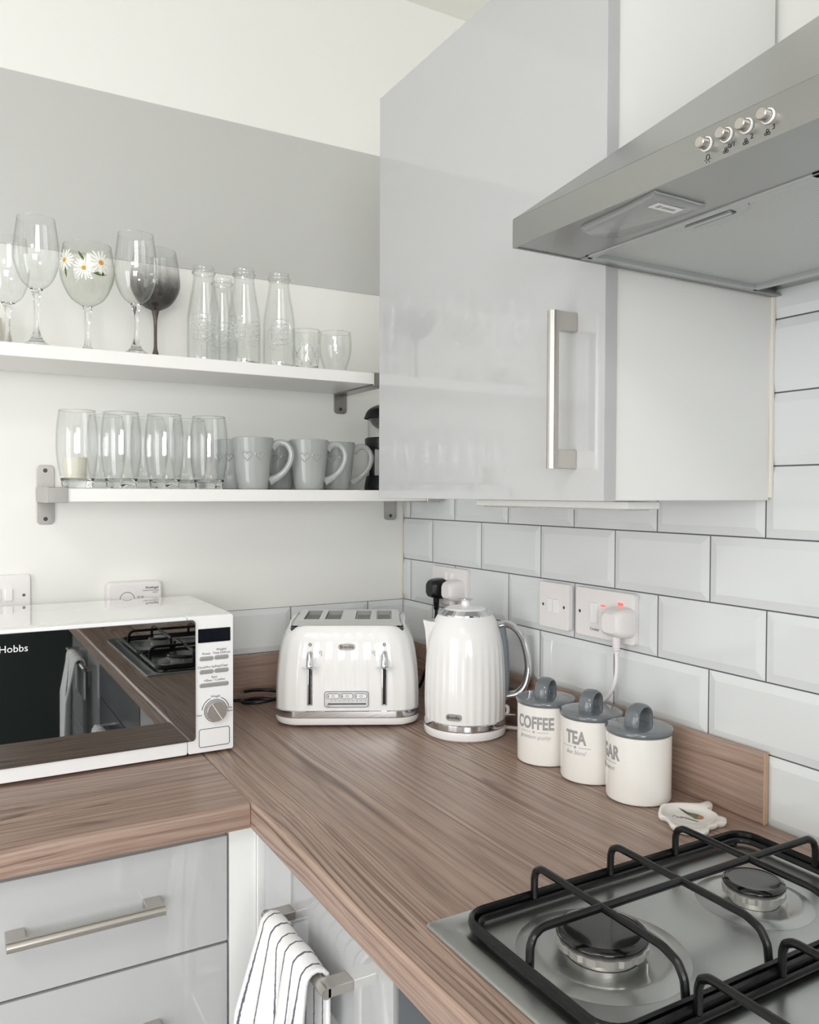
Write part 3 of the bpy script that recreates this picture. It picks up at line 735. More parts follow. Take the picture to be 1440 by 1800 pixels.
def plug(label, y, z, m, group=None, h=.046, w_=.048):
    t = thing('plug', label, 'plug', (-.0102, y, z), 0, group)
    rings = []
    for d, s in ((0, 1.0), (.012, 1.0), (.024, .93), (.032, .80), (.036, .62)):
        rings.append([(-d, -p[0], p[1]) for p in rrect(w_*s, h*s, .013*s, 5)])
    bm = NB(); loft(bm, rings); obj('body', bm, m, t)
    bm = NB(); tube(bm, [(-.017, 0, -h/2+.003), (-.017, 0, -h/2-.012), (-.0165, 0, -h/2-.026)], [.0075, .0065, .0052], 12)
    for k in range(4): lathe(bm, [(.0060, -.0012), (.0074, 0), (.006, .0012)], 12, close=False, M=T((-.017, 0, -h/2-.006-.005*k)))
    obj('cord_grip', bm, m, t); return t
plug('black plug in the socket behind the kettle', -.2070, 1.113, 'black_plastic')
plug('white plug right of the black one behind the kettle lid', -.2740, 1.115, 'white_plastic')
plug('white plug in the cooker socket', -.7830, 1.115, 'white_plastic', h=.050, w_=.052)
def cord(label, pts, r, m):
    bm = NB(); tube(bm, cat(pts, 8), r, 8); return tag(obj('cord', bm, m, smooth=60), label, 'cord')
cord('white cord hanging from the cooker socket plug behind the canisters', [(-.0267, -.783, 1.064), (-.027, -.784, 1.042), (-.029, -.783, 1.018), (-.031, -.772, .993), (-.034, -.748, .970), (-.030, -.70, .95), (-.027, -.66, .91), (-.027, -.60, .872), (-.030, -.53, .869)], .0037, 'white_plastic')
cord('black cord dropping from the black plug behind the kettle', [(-.0267, -.2070, 1.066), (-.028, -.2060, 1.04), (-.030, -.195, .98), (-.032, -.17, .92), (-.035, -.14, .872), (-.05, -.11, .869)], .0037, 'black_plastic')
cord('white cord dropping from the white plug behind the kettle', [(-.0267, -.274, 1.067), (-.0267, -.274, 1.04), (-.028, -.285, .98), (-.030, -.32, .91), (-.032, -.37, .870), (-.036, -.42, .869)], .0037, 'white_plastic')
# back wall: switch plate and alarm
t = thing('switch_plate', 'white double switch plate on the wall at the left edge above the microwave', 'switch', (-.929, -.0003, 1.124))
bm = NB(); prism(bm, rrect(.146, .086, .006, 4), 0, .0095, .003, M=MFY); obj('face_plate', bm, 'white_plastic', t)
for dx in (.012, .033):
    bm = NB(); prism(bm, rrect(.015, .024, .002, 3, dx, .004), .0094, .0135, .0015, M=MFY); obj('rocker', bm, 'white_gloss', t)
bm = NB(); lathe(bm, [(0, .0006), (.0022, .0006), (.003, 0)], 12, M=T((.0605, -.0096, .002)) @ RX(PI/2)); obj('screw', bm, 'dark_metal', t)
t = thing('carbon_monoxide_alarm', 'small white carbon monoxide alarm on the wall behind the microwave', 'alarm', (-.6585, -.0003, 1.1105))
bm = NB(); prism(bm, rrect(.113, .066, .010, 5), 0, .028, .006, M=MFY, seg=3); obj('case', bm, 'white_plastic', t)
bm = NB(); tube(bm, [(-.016+.0145*math.cos(a), -.0283, -.0035+.0155*math.sin(a)) for a in [i*PI/14 for i in range(15)]], .0005, 6); tube(bm, [(-.0305, -.0283, -.0035), (-.0015, -.0283, -.0035)], .0005, 6); obj('speaker_grille', bm, 'ink', t)
for dx in (.007, .0145):
    bm = NB(); tube(bm, [(dx+.002*math.cos(a), -.0283, .0005+.002*math.sin(a)) for a in [i*PI/6 for i in range(12)]], .0004, 5, closed=True); obj('indicator', bm, 'ink', t)
text_on('lettering', 'FireAngel', .0070, 'ink', t, T((.034, -.0283, .0195)) @ MFY, depth=.0001, shear=.2, bold=.0001)
text_on('lettering', 'CARBON MONOXIDE', .0034, 'ink', t, T((.032, -.0283, .0135)) @ MFY, depth=.0001)
text_on('lettering', 'ALARM', .0034, 'ink', t, T((.041, -.0283, .0092)) @ MFY, depth=.0001)

# ------------------------------------------------------------ microwave
MX0, MX1, MY, MZ0, MZ1 = -1.060, -.5553, -.367, .871, 1.1135
t = thing('microwave', 'white microwave with mirrored black door and control panel, on the left worktop', 'microwave', (-.80, -.22, ZW))
def loc_(x, y, z): return (x+.80, y+.22, z-ZW)
bm = NB(); box(bm, loc_(MX0, MY+.022, MZ0), loc_(MX1+.002, -.072, MZ1), .003); obj('body', bm, 'mirror_white', t)
for x in (MX0+.04, MX1-.05):
    for y in (-.33, -.12):
        bm = NB(); lathe(bm, [(0, 0), (.012, 0), (.013, .0065), (0, .0065)], 16, M=T(loc_(x, y, ZW+.0002))); obj('foot', bm, 'black_plastic', t)
FZ = T((0, MY+.22, 0))
def mprism(out, d0, d1, bev=0):  # outline in world x,z
    bm = NB(); prism(bm, [(x+.80, z-ZW) for x, z in out], d0, d1, bev, M=FZ @ MFY); return bm
def rr(x0, x1, z0_, z1, r, n=5): return rrect(x1-x0, z1-z0_, r, n, (x0+x1)/2, (z0_+z1)/2)
XS = -.6375
dr = obj('door', mprism(rr(MX0, XS-.0004, MZ0-.001, MZ1, .004), -.0215, 0, .0015), 'appliance_white', t)
o = rr(MX0+.01, -.6240, .8935, 1.1075, .007)
obj('door_glass', mprism(o, .0002, .0030, .0006), 'door_glass', dr)['label'] = 'black mirrored door glass'
text_on('lettering', 'Russell Hobbs', .0160, 'white_lettering', dr, T((-.9370+.80, MY+.22-.0032, 1.0825-ZW)) @ MFY, depth=.0001, bold=.0000)
cp = obj('control_panel', mprism(rr(XS+.0004, MX1, MZ0-.001, MZ1, .004), -.0215, .0, .0015), 'appliance_white', t)
obj('display', mprism(rr(-.6190, -.5610, 1.0655, 1.0900, .001), 0, .0010), 'display', cp)
for x0, x1, zc in ((-.6170, -.5915, 1.0370), (-.5905, -.5640, 1.0375), (-.6170, -.5915, 1.0135), (-.5905, -.5640, 1.0140), (-.6170, -.5640, .9895)):
    obj('button', mprism(rr(x0, x1, zc-.0040, zc+.0040, .0035, 4), 0, .0016, .0012), 'filter_edge', cp)
for s, x, z, sz in (('Power', -.604, 1.0455, .0058), ('Weight/', -.577, 1.0515, .0058), ('Time Defrost', -.577, 1.0455, .0058), ('Clock/Pre Set', -.604, 1.0215, .0055), ('Stop/Clear', -.577, 1.0220, .0055),
                    ('Start', -.590, 1.0030, .0055), ('+30sec / Confirm', -.590, .9975, .0055), ('Weight', -.588, .9680, .0058), ('Timer', -.6185, .9370, .0055), ('Auto', -.5630, .9450, .0055), ('Menu', -.5630, .9395, .0055)):
    text_on('lettering', s, sz, 'ink', cp, T((x+.80, MY+.22-.0002, z-ZW)) @ MFY, depth=.0001)
kb = NB(); kc = (-.5880+.80, MY+.22, .9425-ZW)
lathe(kb, [(.0205, 0), (.0205, .0006), (.0195, .0006), (.0195, 0)], 48, M=T(kc) @ RX(PI/2), close=True); obj('dial_ring', kb, 'ink', cp)
kb = NB(); lathe(kb, [(.0185, 0), (.0178, .010), (.0168, .0112), (0, .0112)], 48, M=T(kc) @ RX(PI/2)); obj('dial', kb, 'aluminium', cp)
kb = NB(); box(kb, (-.0006, -.0116, -.0165), (.0006, -.0110, .0165), M=T(kc) @ RY(-.55)); obj('dial_mark', kb, 'white_lettering', cp)
kb = NB()
for a0, a1 in ((.15, 1.15), (1.95, 3.0)): tube(kb, [(kc[0]+.0245*math.cos(a0+(a1-a0)*i/8), kc[1]-.0003, kc[2]+.0245*math.sin(a0+(a1-a0)*i/8)) for i in range(9)], .0006, 6)
obj('dial_scale', kb, 'ink', cp)
kb = NB(); tube(kb, [(x+.80, MY+.22-.0002, z-ZW) for x, z in rr(-.6175, -.5625, .8795, .9115, .004)], .0005, 6, closed=True); obj('release_outline', kb, 'ink', cp)
obj('release_button', mprism(rr(-.6165, -.5635, .8805, .9105, .004), 0, .0010, .0005), 'appliance_white', cp)
cord('black cord running from the microwave to the coil beside the toaster', [(-.60, -.048, .870), (-.50, -.040, .869), (-.45, -.034, .869), (-.425, -.062, .869), (-.405, -.085, .8695)], .0030, 'black_plastic')
cc = [(-.405+.045*math.cos(a)+.0, -.098+.032*math.sin(a), .8695+.0014*i) for i, a in enumerate([k*PI/7 for k in range(22)])]
cord('black coiled cord lying left of the toaster', cc, .0040, 'black_plastic')

# ------------------------------------------------------------ toaster
TT = thing('toaster', 'white ribbed four-slice toaster with chrome top in the corner', 'toaster', (-.262, -.236, ZW), math.radians(-28))
def sring(wd, dp, z, r, n=10, rib=0.0, NN=36):
    """rounded rectangle ring resampled evenly, optional pleats on all but the central front"""
    base = rrect(wd, dp, r, n); m_ = len(base)
    P = [Vector((p[0], p[1])) for p in base]; Ls = [0]
    for i in range(m_): Ls.append(Ls[-1]+(P[(i+1) % m_]-P[i]).length)
    tot = Ls[-1]; out = []; K = NN*4
    # start at a fixed angular location by arc length from +x mid
    j = 0
    for k in range(K):
        s = tot*k/K
        while Ls[j+1] < s: j += 1
        f = (s-Ls[j])/(Ls[j+1]-Ls[j]); p = P[j].lerp(P[(j+1) % m_], f)
        nrm = Vector((p.x/(wd/2)**2, p.y/(dp/2)**2)).normalized()
        rr_ = rib*(.5-.5*math.cos(2*PI*(k % 4)/4)) if rib else 0
        out.append((p.x-nrm.x*rr_, p.y-nrm.y*rr_, z))
    return out
sec = [(.286, .226, .006, .050, 0), (.292, .232, .012, .052, 0), (.292, .232, .020, .052, 0)]
bm = NB(); loft(bm, [sring(a, b_, z, r) for a, b_, z, r, _ in sec]); obj('base', bm, 'white_gloss', TT)
bm = NB(); loft(bm, [sring(a, b_, z, r) for a, b_, z, r in ((.2935, .2335, .0202, .052), (.2950, .2350, .022, .053), (.2945, .2345, .0335, .053), (.292, .232, .0345, .052))]); obj('chrome_band', bm, 'chrome', TT)
rib = .0022
prof = [(.291, .231, .0347, .052, rib), (.2915, .2315, .06, .052, rib), (.2895, .230, .09, .052, rib), (.285, .227, .12, .052, rib), (.277, .222, .148, .052, rib*.8), (.266, .214, .17, .050, rib*.45), (.252, .203, .186, .048, rib*.1), (.243, .192, .195, .046, 0), (.232, .182, .1998, .044, 0)]
bm = NB(); loft(bm, [sring(a, b_, z, r, rib=q_) for a, b_, z, r, q_ in prof], cap0=True, cap1=True); obj('shell', bm, 'white_gloss', TT, smooth=28)
bm = NB(); box(bm, (-.116, -.086, .188), (.116, .086, .1990), .004, 3); obj('top_recess', bm, 'dark_plastic', TT)
bm = NB()
for sx_ in (-1, 1):
    loft(bm, [[(sx_*(x), y*k, z) for y in ()] or [(sx_*(.1130+dx*(1 if z < .2 else .6)), y*k, z) for dx, y in ((0, -.086), (.004, -.083), (.008, -.06), (.0095, 0), (.008, .06), (.004, .083), (0, .086), (-.001, 0))] for k, z in ((1.0, .180), (1.0, .196), (.97, .201), (.90, .2042), (.80, .2052))])
obj('end_cheek', bm, 'white_gloss', TT, smooth=50)
# chrome top with four slot openings
bm = NB(); xs = [-.110, -.0915, -.0590, -.0455, -.0130, .0130+.004, .0455+.004, .0590+.004, .0915+.004, .110]
xs = [-.1055, -.0900, -.0585, -.0470, -.0145, .0145, .0470, .0585, .0900, .1055]
y0, ya, yb, y1 = -.080, -.060, .064, .080
zt_ = .2085
g = {}
def V(x, y, z=zt_):
    k = (round(x, 5), round(y, 5), round(z, 5))
    if k not in g: g[k] = bm.verts.new((x, y, z))
    return g[k]
for i in range(9):
    for yy0, yy1 in ((y0, ya), (ya, yb), (yb, y1)):
        if yy0 == ya and i in (1, 3, 5, 7): continue
        bm.faces.new([V(xs[i], yy0), V(xs[i+1], yy0), V(xs[i+1], yy1), V(xs[i], yy1)])
for i in (1, 3, 5, 7):
    c = [(xs[i], ya), (xs[i+1], ya), (xs[i+1], yb), (xs[i], yb)]
    for k in range(4): a, b_ = c[k], c[(k+1) % 4]; bm.faces.new([V(a[0], a[1]), V(b_[0], b_[1]), V(b_[0]*1, b_[1], zt_-.0092), V(a[0], a[1], zt_-.0092)])
c = [(xs[0], y0), (xs[9], y0), (xs[9], y1), (xs[0], y1)]; c2 = [(-.1105, -.0900), (.1105, -.0900), (.1105, .0900), (-.1105, .0900)]
for k in range(4):
    a, b_ = c[k], c[(k+1) % 4]; a2, b2 = c2[k], c2[(k+1) % 4]
    if k % 2 == 0:
        row = xs if k == 0 else xs[::-1]
        vs = [V(x, a[1]) for x in row]
    else:
        row = [y0, ya, yb, y1] if k == 1 else [y1, yb, ya, y0]; vs = [V(a[0], y) for y in row]
    bm.faces.new([V(a2[0], a2[1], .2000), V(b2[0], b2[1], .2000)]+vs[::-1])
bmesh.ops.recalc_face_normals(bm, faces=bm.faces[:])
for f in bm.faces:
    if abs(f.normal.z) < .05: f.material_index = 1
obj('chrome_top', bm, ['chrome', 'slot_wall'], TT, smooth=0)
for i in (1, 3, 5, 7):
    bm = NB(); xm = (xs[i]+xs[i+1])/2
    box(bm, (xs[i]+.0005, ya+.0005, .1885+.0055), (xs[i+1]-.0005, yb-.0005, .1993)); 
    for k in range(8): tube(bm, [(xm-.014, ya+.012+k*.0142, .2002), (xm+.0135, ya+.012+k*.0142, .2002)], .0007, 6)
    obj('slot', bm, 'dark_metal', TT, smooth=0)
def toast_front(z):  # front surface y at height z
    for a, b_ in zip(prof[:-1], prof[1:]):
        if a[2] <= z <= b_[2]: f = (z-a[2])/(b_[2]-a[2]); return -(a[1]+(b_[1]-a[1])*f)/2
    return -.1155
for cx in (-.0725, .0745):
    bm = NB(); P = [(cx, toast_front(z)-.0012, z) for z in [.046+.008*i for i in range(14)]]
    tube(bm, P, .0052, 12, ax=(.25, 1), up=(0, -1, 0)); sr_ = obj('lever_track', bm, 'chrome', TT)
    bm = NB(); P = [(cx, toast_front(z)-.0024, z) for z in [.048+.008*i for i in range(14)]]; tube(bm, P, .0028, 10, ax=(.3, 1), up=(0, -1, 0)); obj('lever_slit', bm, 'black_plastic', sr_)
    zl = .122; yf = toast_front(zl); bm = NB()
    tube(bm, [(cx, yf-.002, zl+.030), (cx, yf-.007, zl+.022), (cx, yf-.011, zl+.002)], [.0035, .0058, .0065], 14, ax=(.7, 1), up=(0, -1, 0))
    lathe(bm, smoothp([(0, -.004), (.010, -.0022), (.0165, .0008), (.010, .0022), (0, .0028)], 3), 28, M=T((cx, yf-.010, zl)) @ Matrix.Diagonal((1, .8, 1, 1)))
    obj('lever', bm, 'chrome', TT)
    bm = NB(); tube(bm, [(cx+.0025*math.cos(a), toast_front(.165)-.0012, .165+.0025*math.sin(a)) for a in [i*PI/6 for i in range(12)]], .0006, 6, closed=True); obj('slice_symbol', bm, 'ink', TT)
    bm = NB(); sx_ = .021 if cx < 0 else -.021
    tube(bm, [(cx+sx_+p[0], toast_front(.150)-.0008, .150+p[1]) for p in rrect(.005, .005, .001, 2)], .0003, 5, closed=True); box(bm, (cx+sx_+.0015, toast_front(.145)-.001, .1435), (cx+sx_+.0028, toast_front(.145), .1450)); obj('slice_symbol', bm, 'ink', TT)
yf = toast_front(.1605)
MB_ = T((.0, yf-.0005, .1605)) @ RX(-.13)
bm = NB(); prism(bm, rrect(.034, .0125, .006, 5), 0, .0016, .0006, M=MB_ @ MFY); bd = obj('badge', bm, 'badge', TT)
text_on('lettering', 'Breville', .0092, 'ink', bd, MB_ @ T((0, -.0017, 0)) @ MFY, depth=.0002, bold=.0001)
yf = toast_front(.058)-.0004
bm = NB(); prism(bm, rrect(.088, .032, .005, 4, 0, .058), -.002, .0012, .0005, M=T((0, yf, 0)) @ MFY); pn = obj('control_panel', bm, 'panel_silver', TT)
bm = NB(); tube(bm, [(p[0], yf-.0013, p[1]) for p in rrect(.087, .031, .005, 4, 0, .058)], .0005, 6, closed=True); obj('panel_outline', bm, 'ink', pn)
for k in (-1, 0, 1):
    bm = NB(); prism(bm, rrect(.0245, .0095, .0040, 4, k*.0275+.0005, .0645), .001, .0028, .0008, M=T((0, yf, 0)) @ MFY); bb = obj('button', bm, 'white_gloss', pn)
    bm = NB(); tube(bm, [(p[0], yf-.0018, p[1]) for p in rrect(.0248, .0098, .0042, 4, k*.0275+.0005, .0645)], .0005, 6, closed=True); box(bm, (k*.0275-.0092, yf-.0032, .0618), (k*.0275-.0076, yf-.0026, .0672))
    tube(bm, [(k*.0275+.0015+p[0], yf-.003, .0645+p[1]) for p in rrect(.0045, .004, .0008, 2)], .0003, 5, closed=True); obj('button_mark', bm, 'ink', bb)
bm = NB(); box(bm, (-.037, yf-.0020, .0478), (.039, yf-.0010, .0500)); obj('slider_slit', bm, 'black_plastic', pn)
bm = NB(); box(bm, (-.0385, yf-.008, .0425), (-.0350, yf-.001, .0535), .001); obj('browning_slider', bm, 'chrome', pn)
bm = NB(); [box(bm, (-.030+.0085*k-.0003, yf-.0016, .0540), (-.030+.0085*k+.0003, yf-.0011, .0565)) for k in range(9)]; obj('slider_scale', bm, 'ink', pn)
for x in (-.11, .11):
    for y in (-.08, .08):
        bm = NB(); lathe(bm, [(0, .0002), (.010, .0002), (.011, .0065), (0, .0065)], 16, M=T((x, y, 0))); obj('foot', bm, 'white_plastic', TT)

# ------------------------------------------------------------ kettle
KA = math.radians(-33.7)      # handle direction, seen side-on from the camera
K = thing('kettle', 'white ribbed jug kettle with chrome handle beside the toaster', 'kettle', (-.1232, -.4708, ZW), KA)
bm = NB(); lathe(bm, [(0, .0003), (.0740, .0003), (.0790, .004), (.0805, .010), (.0805, .0165), (.0790, .0190), (0, .0190)], 64); obj('power_base', bm, 'white_gloss', K)
bm = NB(); lathe(bm, [(.0760, .0192), (.0800, .0195), (.0805, .022), (.0795, .0310), (.0780, .0325), (.074, .0325)], 64, close=True); obj('chrome_band', bm, 'chrome', K)
kp = smoothp([(.0782, .0327), (.0792, .06), (.0790, .09), (.0778, .125), (.0760, .155), (.0728, .180), (.0672, .203), (.0590, .222), (.0530, .2320)], 3)
npk = 128
def krf(k, i):
    z = kp[i][1] if i < len(kp) else .23
    amp = .020*max(0, min(1, (.195-z)/.05))
    return 1-amp*(.5-.5*math.cos(2*PI*(k % 4)/4))
bm = NB(); lathe(bm, kp+[(.050, .2322), (0, .2322)], npk, rf=krf); obj('body', bm, 'white_gloss', K, smooth=28)
bm = NB(); lathe(bm, [(.0535, .2315), (.0532, .2340), (.0425, .2415), (.0415, .2410), (.0415, .2315)], 64, close=True); obj('collar', bm, 'chrome', K)
bm = NB(); lathe(bm, smoothp([(.0412, .2405), (.037, .2440), (.02, .2472), (0, .2480)], 3)+[(0, .235), (.041, .235)], 48); ld = obj('lid', bm, 'white_gloss', K)
bm = NB(); lathe(bm, [(.0085, .2455), (.0078, .2560), (.0095, .2580), (0, .2580)], 32); obj('lid_knob', bm, 'white_gloss', ld)
bm = NB(); lathe(bm, smoothp([(0, .2582), (.010, .2580), (.0145, .2600), (.0135, .2620), (.005, .2632), (0, .2632)], 3), 32); obj('knob_cap', bm, 'chrome', ld)
# spout (toward -x local)
bm = NB()
def sp(z, reach, wd): return [(-.050, -wd, z), (-reach*.82, -wd*.72, z), (-reach, 0, z), (-reach*.82, wd*.72, z), (-.050, wd, z), (-.045, 0, z)]
loft(bm, [sp(.150, .0755, .010), sp(.175, .0765, .018), sp(.200, .0790, .024), sp(.2180, .0830, .026)]); obj('spout', bm, 'white_gloss', K, smooth=50)
# handle (toward +x local)
bm = NB(); P = cat([(.066, 0, .210), (.080, 0, .2125), (.097, 0, .2045), (.111, 0, .185), (.1195, 0, .155), (.1225, 0, .125), (.1170, 0, .097), (.1040, 0, .080), (.088, 0, .0745), (.074, 0, .0735)], 6)
tube(bm, P, .0100, 16, ax=(1.25, .72), up=(0, 1, 0)); obj('handle', bm, 'chrome', K)
bm = NB(); P = [( .0735, 0, .066), (.0765, 0, .10), (.0755, 0, .14), (.0730, 0, .175), (.0680, 0, .207)]
tube(bm, cat([(p[0]+.001, p[1], p[2]) for p in P], 5), .0145, 12, ax=(1.0, .62), up=(0, 1, 0)); obj('water_window', bm, 'grey_plastic', K)
bm = NB(); tube(bm, [(.076, 0, .036), (.098, 0, .0355)], [.0045, .0030], 10, ax=(1.6, .8), up=(0, 1, 0)); obj('switch_lever', bm, 'chrome', K)
bm = NB(); tube(bm, cat([(.077, -.003, .0345), (.083, 0, .040), (.083, 0, .050), (.077, 0, .053)], 4), .0035, 10); obj('switch_housing', bm, 'white_gloss', K)
# badge on front-left of body (towards camera)
ba = math.atan2(CAMP.y+.4708, CAMP.x+.1232)-KA - .27
MK = RZ(ba) @ T((.0785, 0, .0475)) @ RZ(PI/2)
bm = NB(); prism(bm, rrect(.030, .0125, .006, 5), -.003, .0016, .0006, M=MK @ MFY)
bdk = obj('badge', bm, 'badge', K)
text_on('lettering', 'Breville', .0082, 'ink', bdk, MK @ T((0, -.0017, 0)) @ MFY, depth=.0002, bold=.0001)
cord('white kettle base cord lying between the kettle and the canisters', [(-.055, -.500, .871), (-.035, -.512, .870), (-.026, -.535, .8692), (-.030, -.60, .8692), (-.026, -.66, .8692), (-.026, -.74, .8692), (-.03, -.8, .8692)], .0038, 'white_plastic')

# ------------------------------------------------------------ canisters
def canister(label, loc, word, line, az, hz):
    t = thing('canister', label, 'canister', loc, 0, 'lettered storage canisters')
    Rc = .0492
    bm = NB(); lathe(bm, [(0, .0003), (Rc-.004, .0003), (Rc-.001, .002), (Rc, .005), (Rc, .1010), (Rc-.002, .1018), (0, .1018)], 64); obj('jar', bm, 'ceramic', t)
    bm = NB(); lathe(bm, smoothp([(Rc+.0008, .1022), (Rc+.0022, .1040), (Rc+.0022, .1075), (Rc-.001, .1105), (Rc*.6, .1130), (0, .1135)], 3)+[(0, .1022)], 64); l_ = obj('lid', bm, 'lid_grey', t)
    bm = NB(); P = cat([(-.0225, 0, .1115), (-.0225, 0, .122), (-.0175, 0, .134), (-.004, 0, .1400), (.010, 0, .138), (.0205, 0, .128), (.0225, 0, .1115)], 6)
    tube(bm, P, .0068, 16, ax=(1.75, .66), up=(0, 1, 0), M=RZ(hz)); obj('lid_handle', bm, 'lid_grey', l_)
    def wrap(bm_, zc):
        for v in bm_.verts:
            a = az+v.co.x/Rc; r = Rc+.0002+v.co.z; z = zc+v.co.y
            v.co = Vector((r*math.cos(a), r*math.sin(a), z))
    tb = text_bm(word, .0290, .70, .0003, bold=.0009); wrap(tb, .0735); obj('lettering', tb, 'print_grey', t, smooth=0)
    tb = text_bm(line, .0108, .82, .0003, shear=.4, bold=-.0002); wrap(tb, .0505); obj('lettering', tb, 'print_grey', t, smooth=0)
    bm = NB()
    for s in (-1, 1): merge(bm, (lambda q: (box(q, (min(s*.006, s*.026), -.0003, -.0002), (max(s*.006, s*.026), .0003, .0003)), q)[1])(NB()))
    st = [((.0028 if i % 2 == 0 else .0012)*math.cos(PI/2+i*PI/5), (.0028 if i % 2 == 0 else .0012)*math.sin(PI/2+i*PI/5)) for i in range(10)]
    prism(bm, st, -.0002, .0003)
    bmesh.ops.subdivide_edges(bm, edges=[e for e in bm.edges if e.calc_length() > .01], cuts=5)
    wrap(bm, .0590); obj('star_rule', bm, 'print_grey', t, smooth=0)
    return t
canister('white coffee canister with grey lid, next to the kettle', (-.0905, -.6765, ZW), 'COFFEE', 'premium quality', math.radians(-127)-.46, math.radians(30))
canister('white tea canister with grey lid, the middle one of three', (-.0815, -.7820, ZW), 'TEA', 'fine blend', math.radians(-127)-.62, math.radians(24))
canister('white sugar canister with grey lid, nearest the gas hob', (-.0793, -.8865, ZW), 'SUGAR', 'simply sweet', math.radians(-127)-1.42, math.radians(15))

# ------------------------------------------------------------ teapot-shaped tea bag rest
OUT = [(-.1244, -.9688), (-.0963, -.9466), (-.081, -.944), (-.06, -.9514), (-.0373, -.967), (-.0241, -.9673), (-.0181, -.9692), (-.0227, -.9794), (-.0331, -.9875), (-.0418, -.9868), (-.0459, -1.0048), (-.0514, -1.0149), (-.0489, -1.0215), (-.0514, -1.0279), (-.0633, -1.0364), (-.0736, -1.0331), (-.0821, -1.0359), (-.0954, -1.0358), (-.1068, -1.0438), (-.1211, -1.0464), (-.127, -1.0419), (-.1369, -1.0269), (-.1396, -1.0206), (-.1379, -1.0045), (-.1282, -.9899), (-.1241, -.9768)]
C0 = Vector((-.0815, -.9925))
TR = thing('tea_bag_rest', 'white teapot-shaped ceramic tea bag rest painted with a robin', 'tea bag rest', (C0.x, C0.y, ZW))
oo = [(p.x-C0.x, p.y-C0.y) for p in cat([(x, y, 0) for x, y in OUT], 3, closed=True)]
def scl(o_, k): return [(x*k, y*k) for x, y in o_]
bm = NB()
t_ = NB(); rings = [[(x, y, z) for x, y in scl(oo, k)] for k, z in ((.90, .0003), (.97, .003), (1.0, .0065), (.985, .0085), (.95, .0090))]
cx_, cy_ = -.002, .004
inner = []
for k, z in ((1.0, .0085), (.92, .0050), (.6, .0040)):
    r_ = []
    for x, y in oo:
        a = math.atan2(y-cy_, x-cx_); e = .036*k; l2 = Vector((x-cx_, y-cy_)).length
        q_ = min(e, l2*.9); r_.append((cx_+q_*1.02*math.cos(a), cy_+q_*1.02*math.sin(a), z))
    inner.append(r_)
loft(bm, rings+inner); obj('dish', bm, 'ceramic', TR, smooth=50)
def flat(out, z, m, name, h=.0004):
    bm = NB(); prism(bm, [(x-C0.x, y-C0.y) for x, y in out], z, z+h); return obj(name, bm, m, TR, smooth=0)
BR = [(-.0712, -.9585), (-.0733, -.9751), (-.0661, -.9872), (-.0656, -.9981), (-.0696, -1.0037), (-.0763, -1.0038), (-.0824, -.9991), (-.0799, -.9901), (-.0789, -.9801)]
flat(BR, .0042, 'bird_green', 'painted_bird')
flat([(-.0666, -.9940), (-.0656, -.9981), (-.0696, -1.0037), (-.0763, -1.0038), (-.0790, -1.0000), (-.073, -.9960)], .0047, 'bird_orange', 'bird_breast')
flat([(-.0712, -.9585), (-.0724, -.9720), (-.0755, -.9850), (-.0770, -.9800), (-.0735, -.9680)], .0047, 'bird_brown', 'bird_wing')
flat([(-.0945, -.9820), (-.0900, -.9900), (-.0875, -1.0015), (-.0855, -1.0080), (-.0868, -1.0080), (-.0895, -1.0005), (-.0918, -.9905)], .0042, 'bird_brown', 'painted_twig')
text_on('lettering', 'Tea', .011, 'print_grey', TR, T((-.018, .012, .0046)) @ RZ(-1.0), depth=.0001, shear=.3)

# ------------------------------------------------------------ gas hob
HB = thing('gas_hob', 'stainless steel gas hob set in the worktop', 'hob', (-.3075, -1.342, ZW))
HX, HY = .2550, .2900
bm = NB()
rings = []
for (w_, z, r) in ((0, .0002, .006), (0, .0030, .006), (.0025, .0050, .007), (.020, .0062, .012), (.024, .0050, .012), (.030, .0030, .014)):
    rings.append([(x, y, z) for x, y in rrect(2*(HX-w_), 2*(HY-w_), r, 4)])
loft(bm, rings); obj('plate', bm, 'hob_steel', HB, smooth=40)
BURN = [(-.1265, .1560, .047, 'b'), (.0985, .1500, .0345, 's'), (-.1265, -.1350, .0345, 's'), (.0985, -.1300, .040, 's')]
for bx_, by_, r_, _ in BURN:
    M0 = T((bx_, by_, .0030))
    bm = NB(); lathe(bm, smoothp([(r_*1.85, .0001), (r_*1.65, .0022), (r_*1.45, .0036), (r_*1.25, .0020), (r_*1.05, .0008), (r_*.8, .0008)], 3), 64, M=M0); dsh = obj('burner_dish', bm, 'hob_steel', HB, smooth=60)
    bm = NB(); lathe(bm, [(r_*.78, .0008), (r_*.80, .008), (r_*.98, .0095), (r_*1.0, .0165), (r_*.90, .0185), (0, .0185)], 64, M=M0, rf=lambda k, i: .965 if (i in (2, 3) and k % 4 == 0) else 1)
    bn = obj('burner', bm, 'aluminium', HB, smooth=25)
    bm = NB(); lathe(bm, smoothp([(r_*.93, .0187), (r_*.98, .0200), (r_*.96, .0230), (r_*.82, .0250), (r_*.76, .0243), (0, .0243)], 3), 64, M=M0); obj('cap', bm, 'enamel', bn, smooth=50)
    bm = NB(); tube(bm, [(bx_+r_*.25, by_-r_*1.06, .003), (bx_+r_*.25, by_-r_*1.06, .0135)], .0011, 10); obj('igniter', bm, 'aluminium', bn)
for k in range(4):
    bm = NB(); lathe(bm, [(0, .003), (.018, .003), (.017, .022), (.015, .024), (0, .024)], 24, M=T((-.03+.0*k, -.02-.045*k if k < 4 else 0, 0))); bm.free()
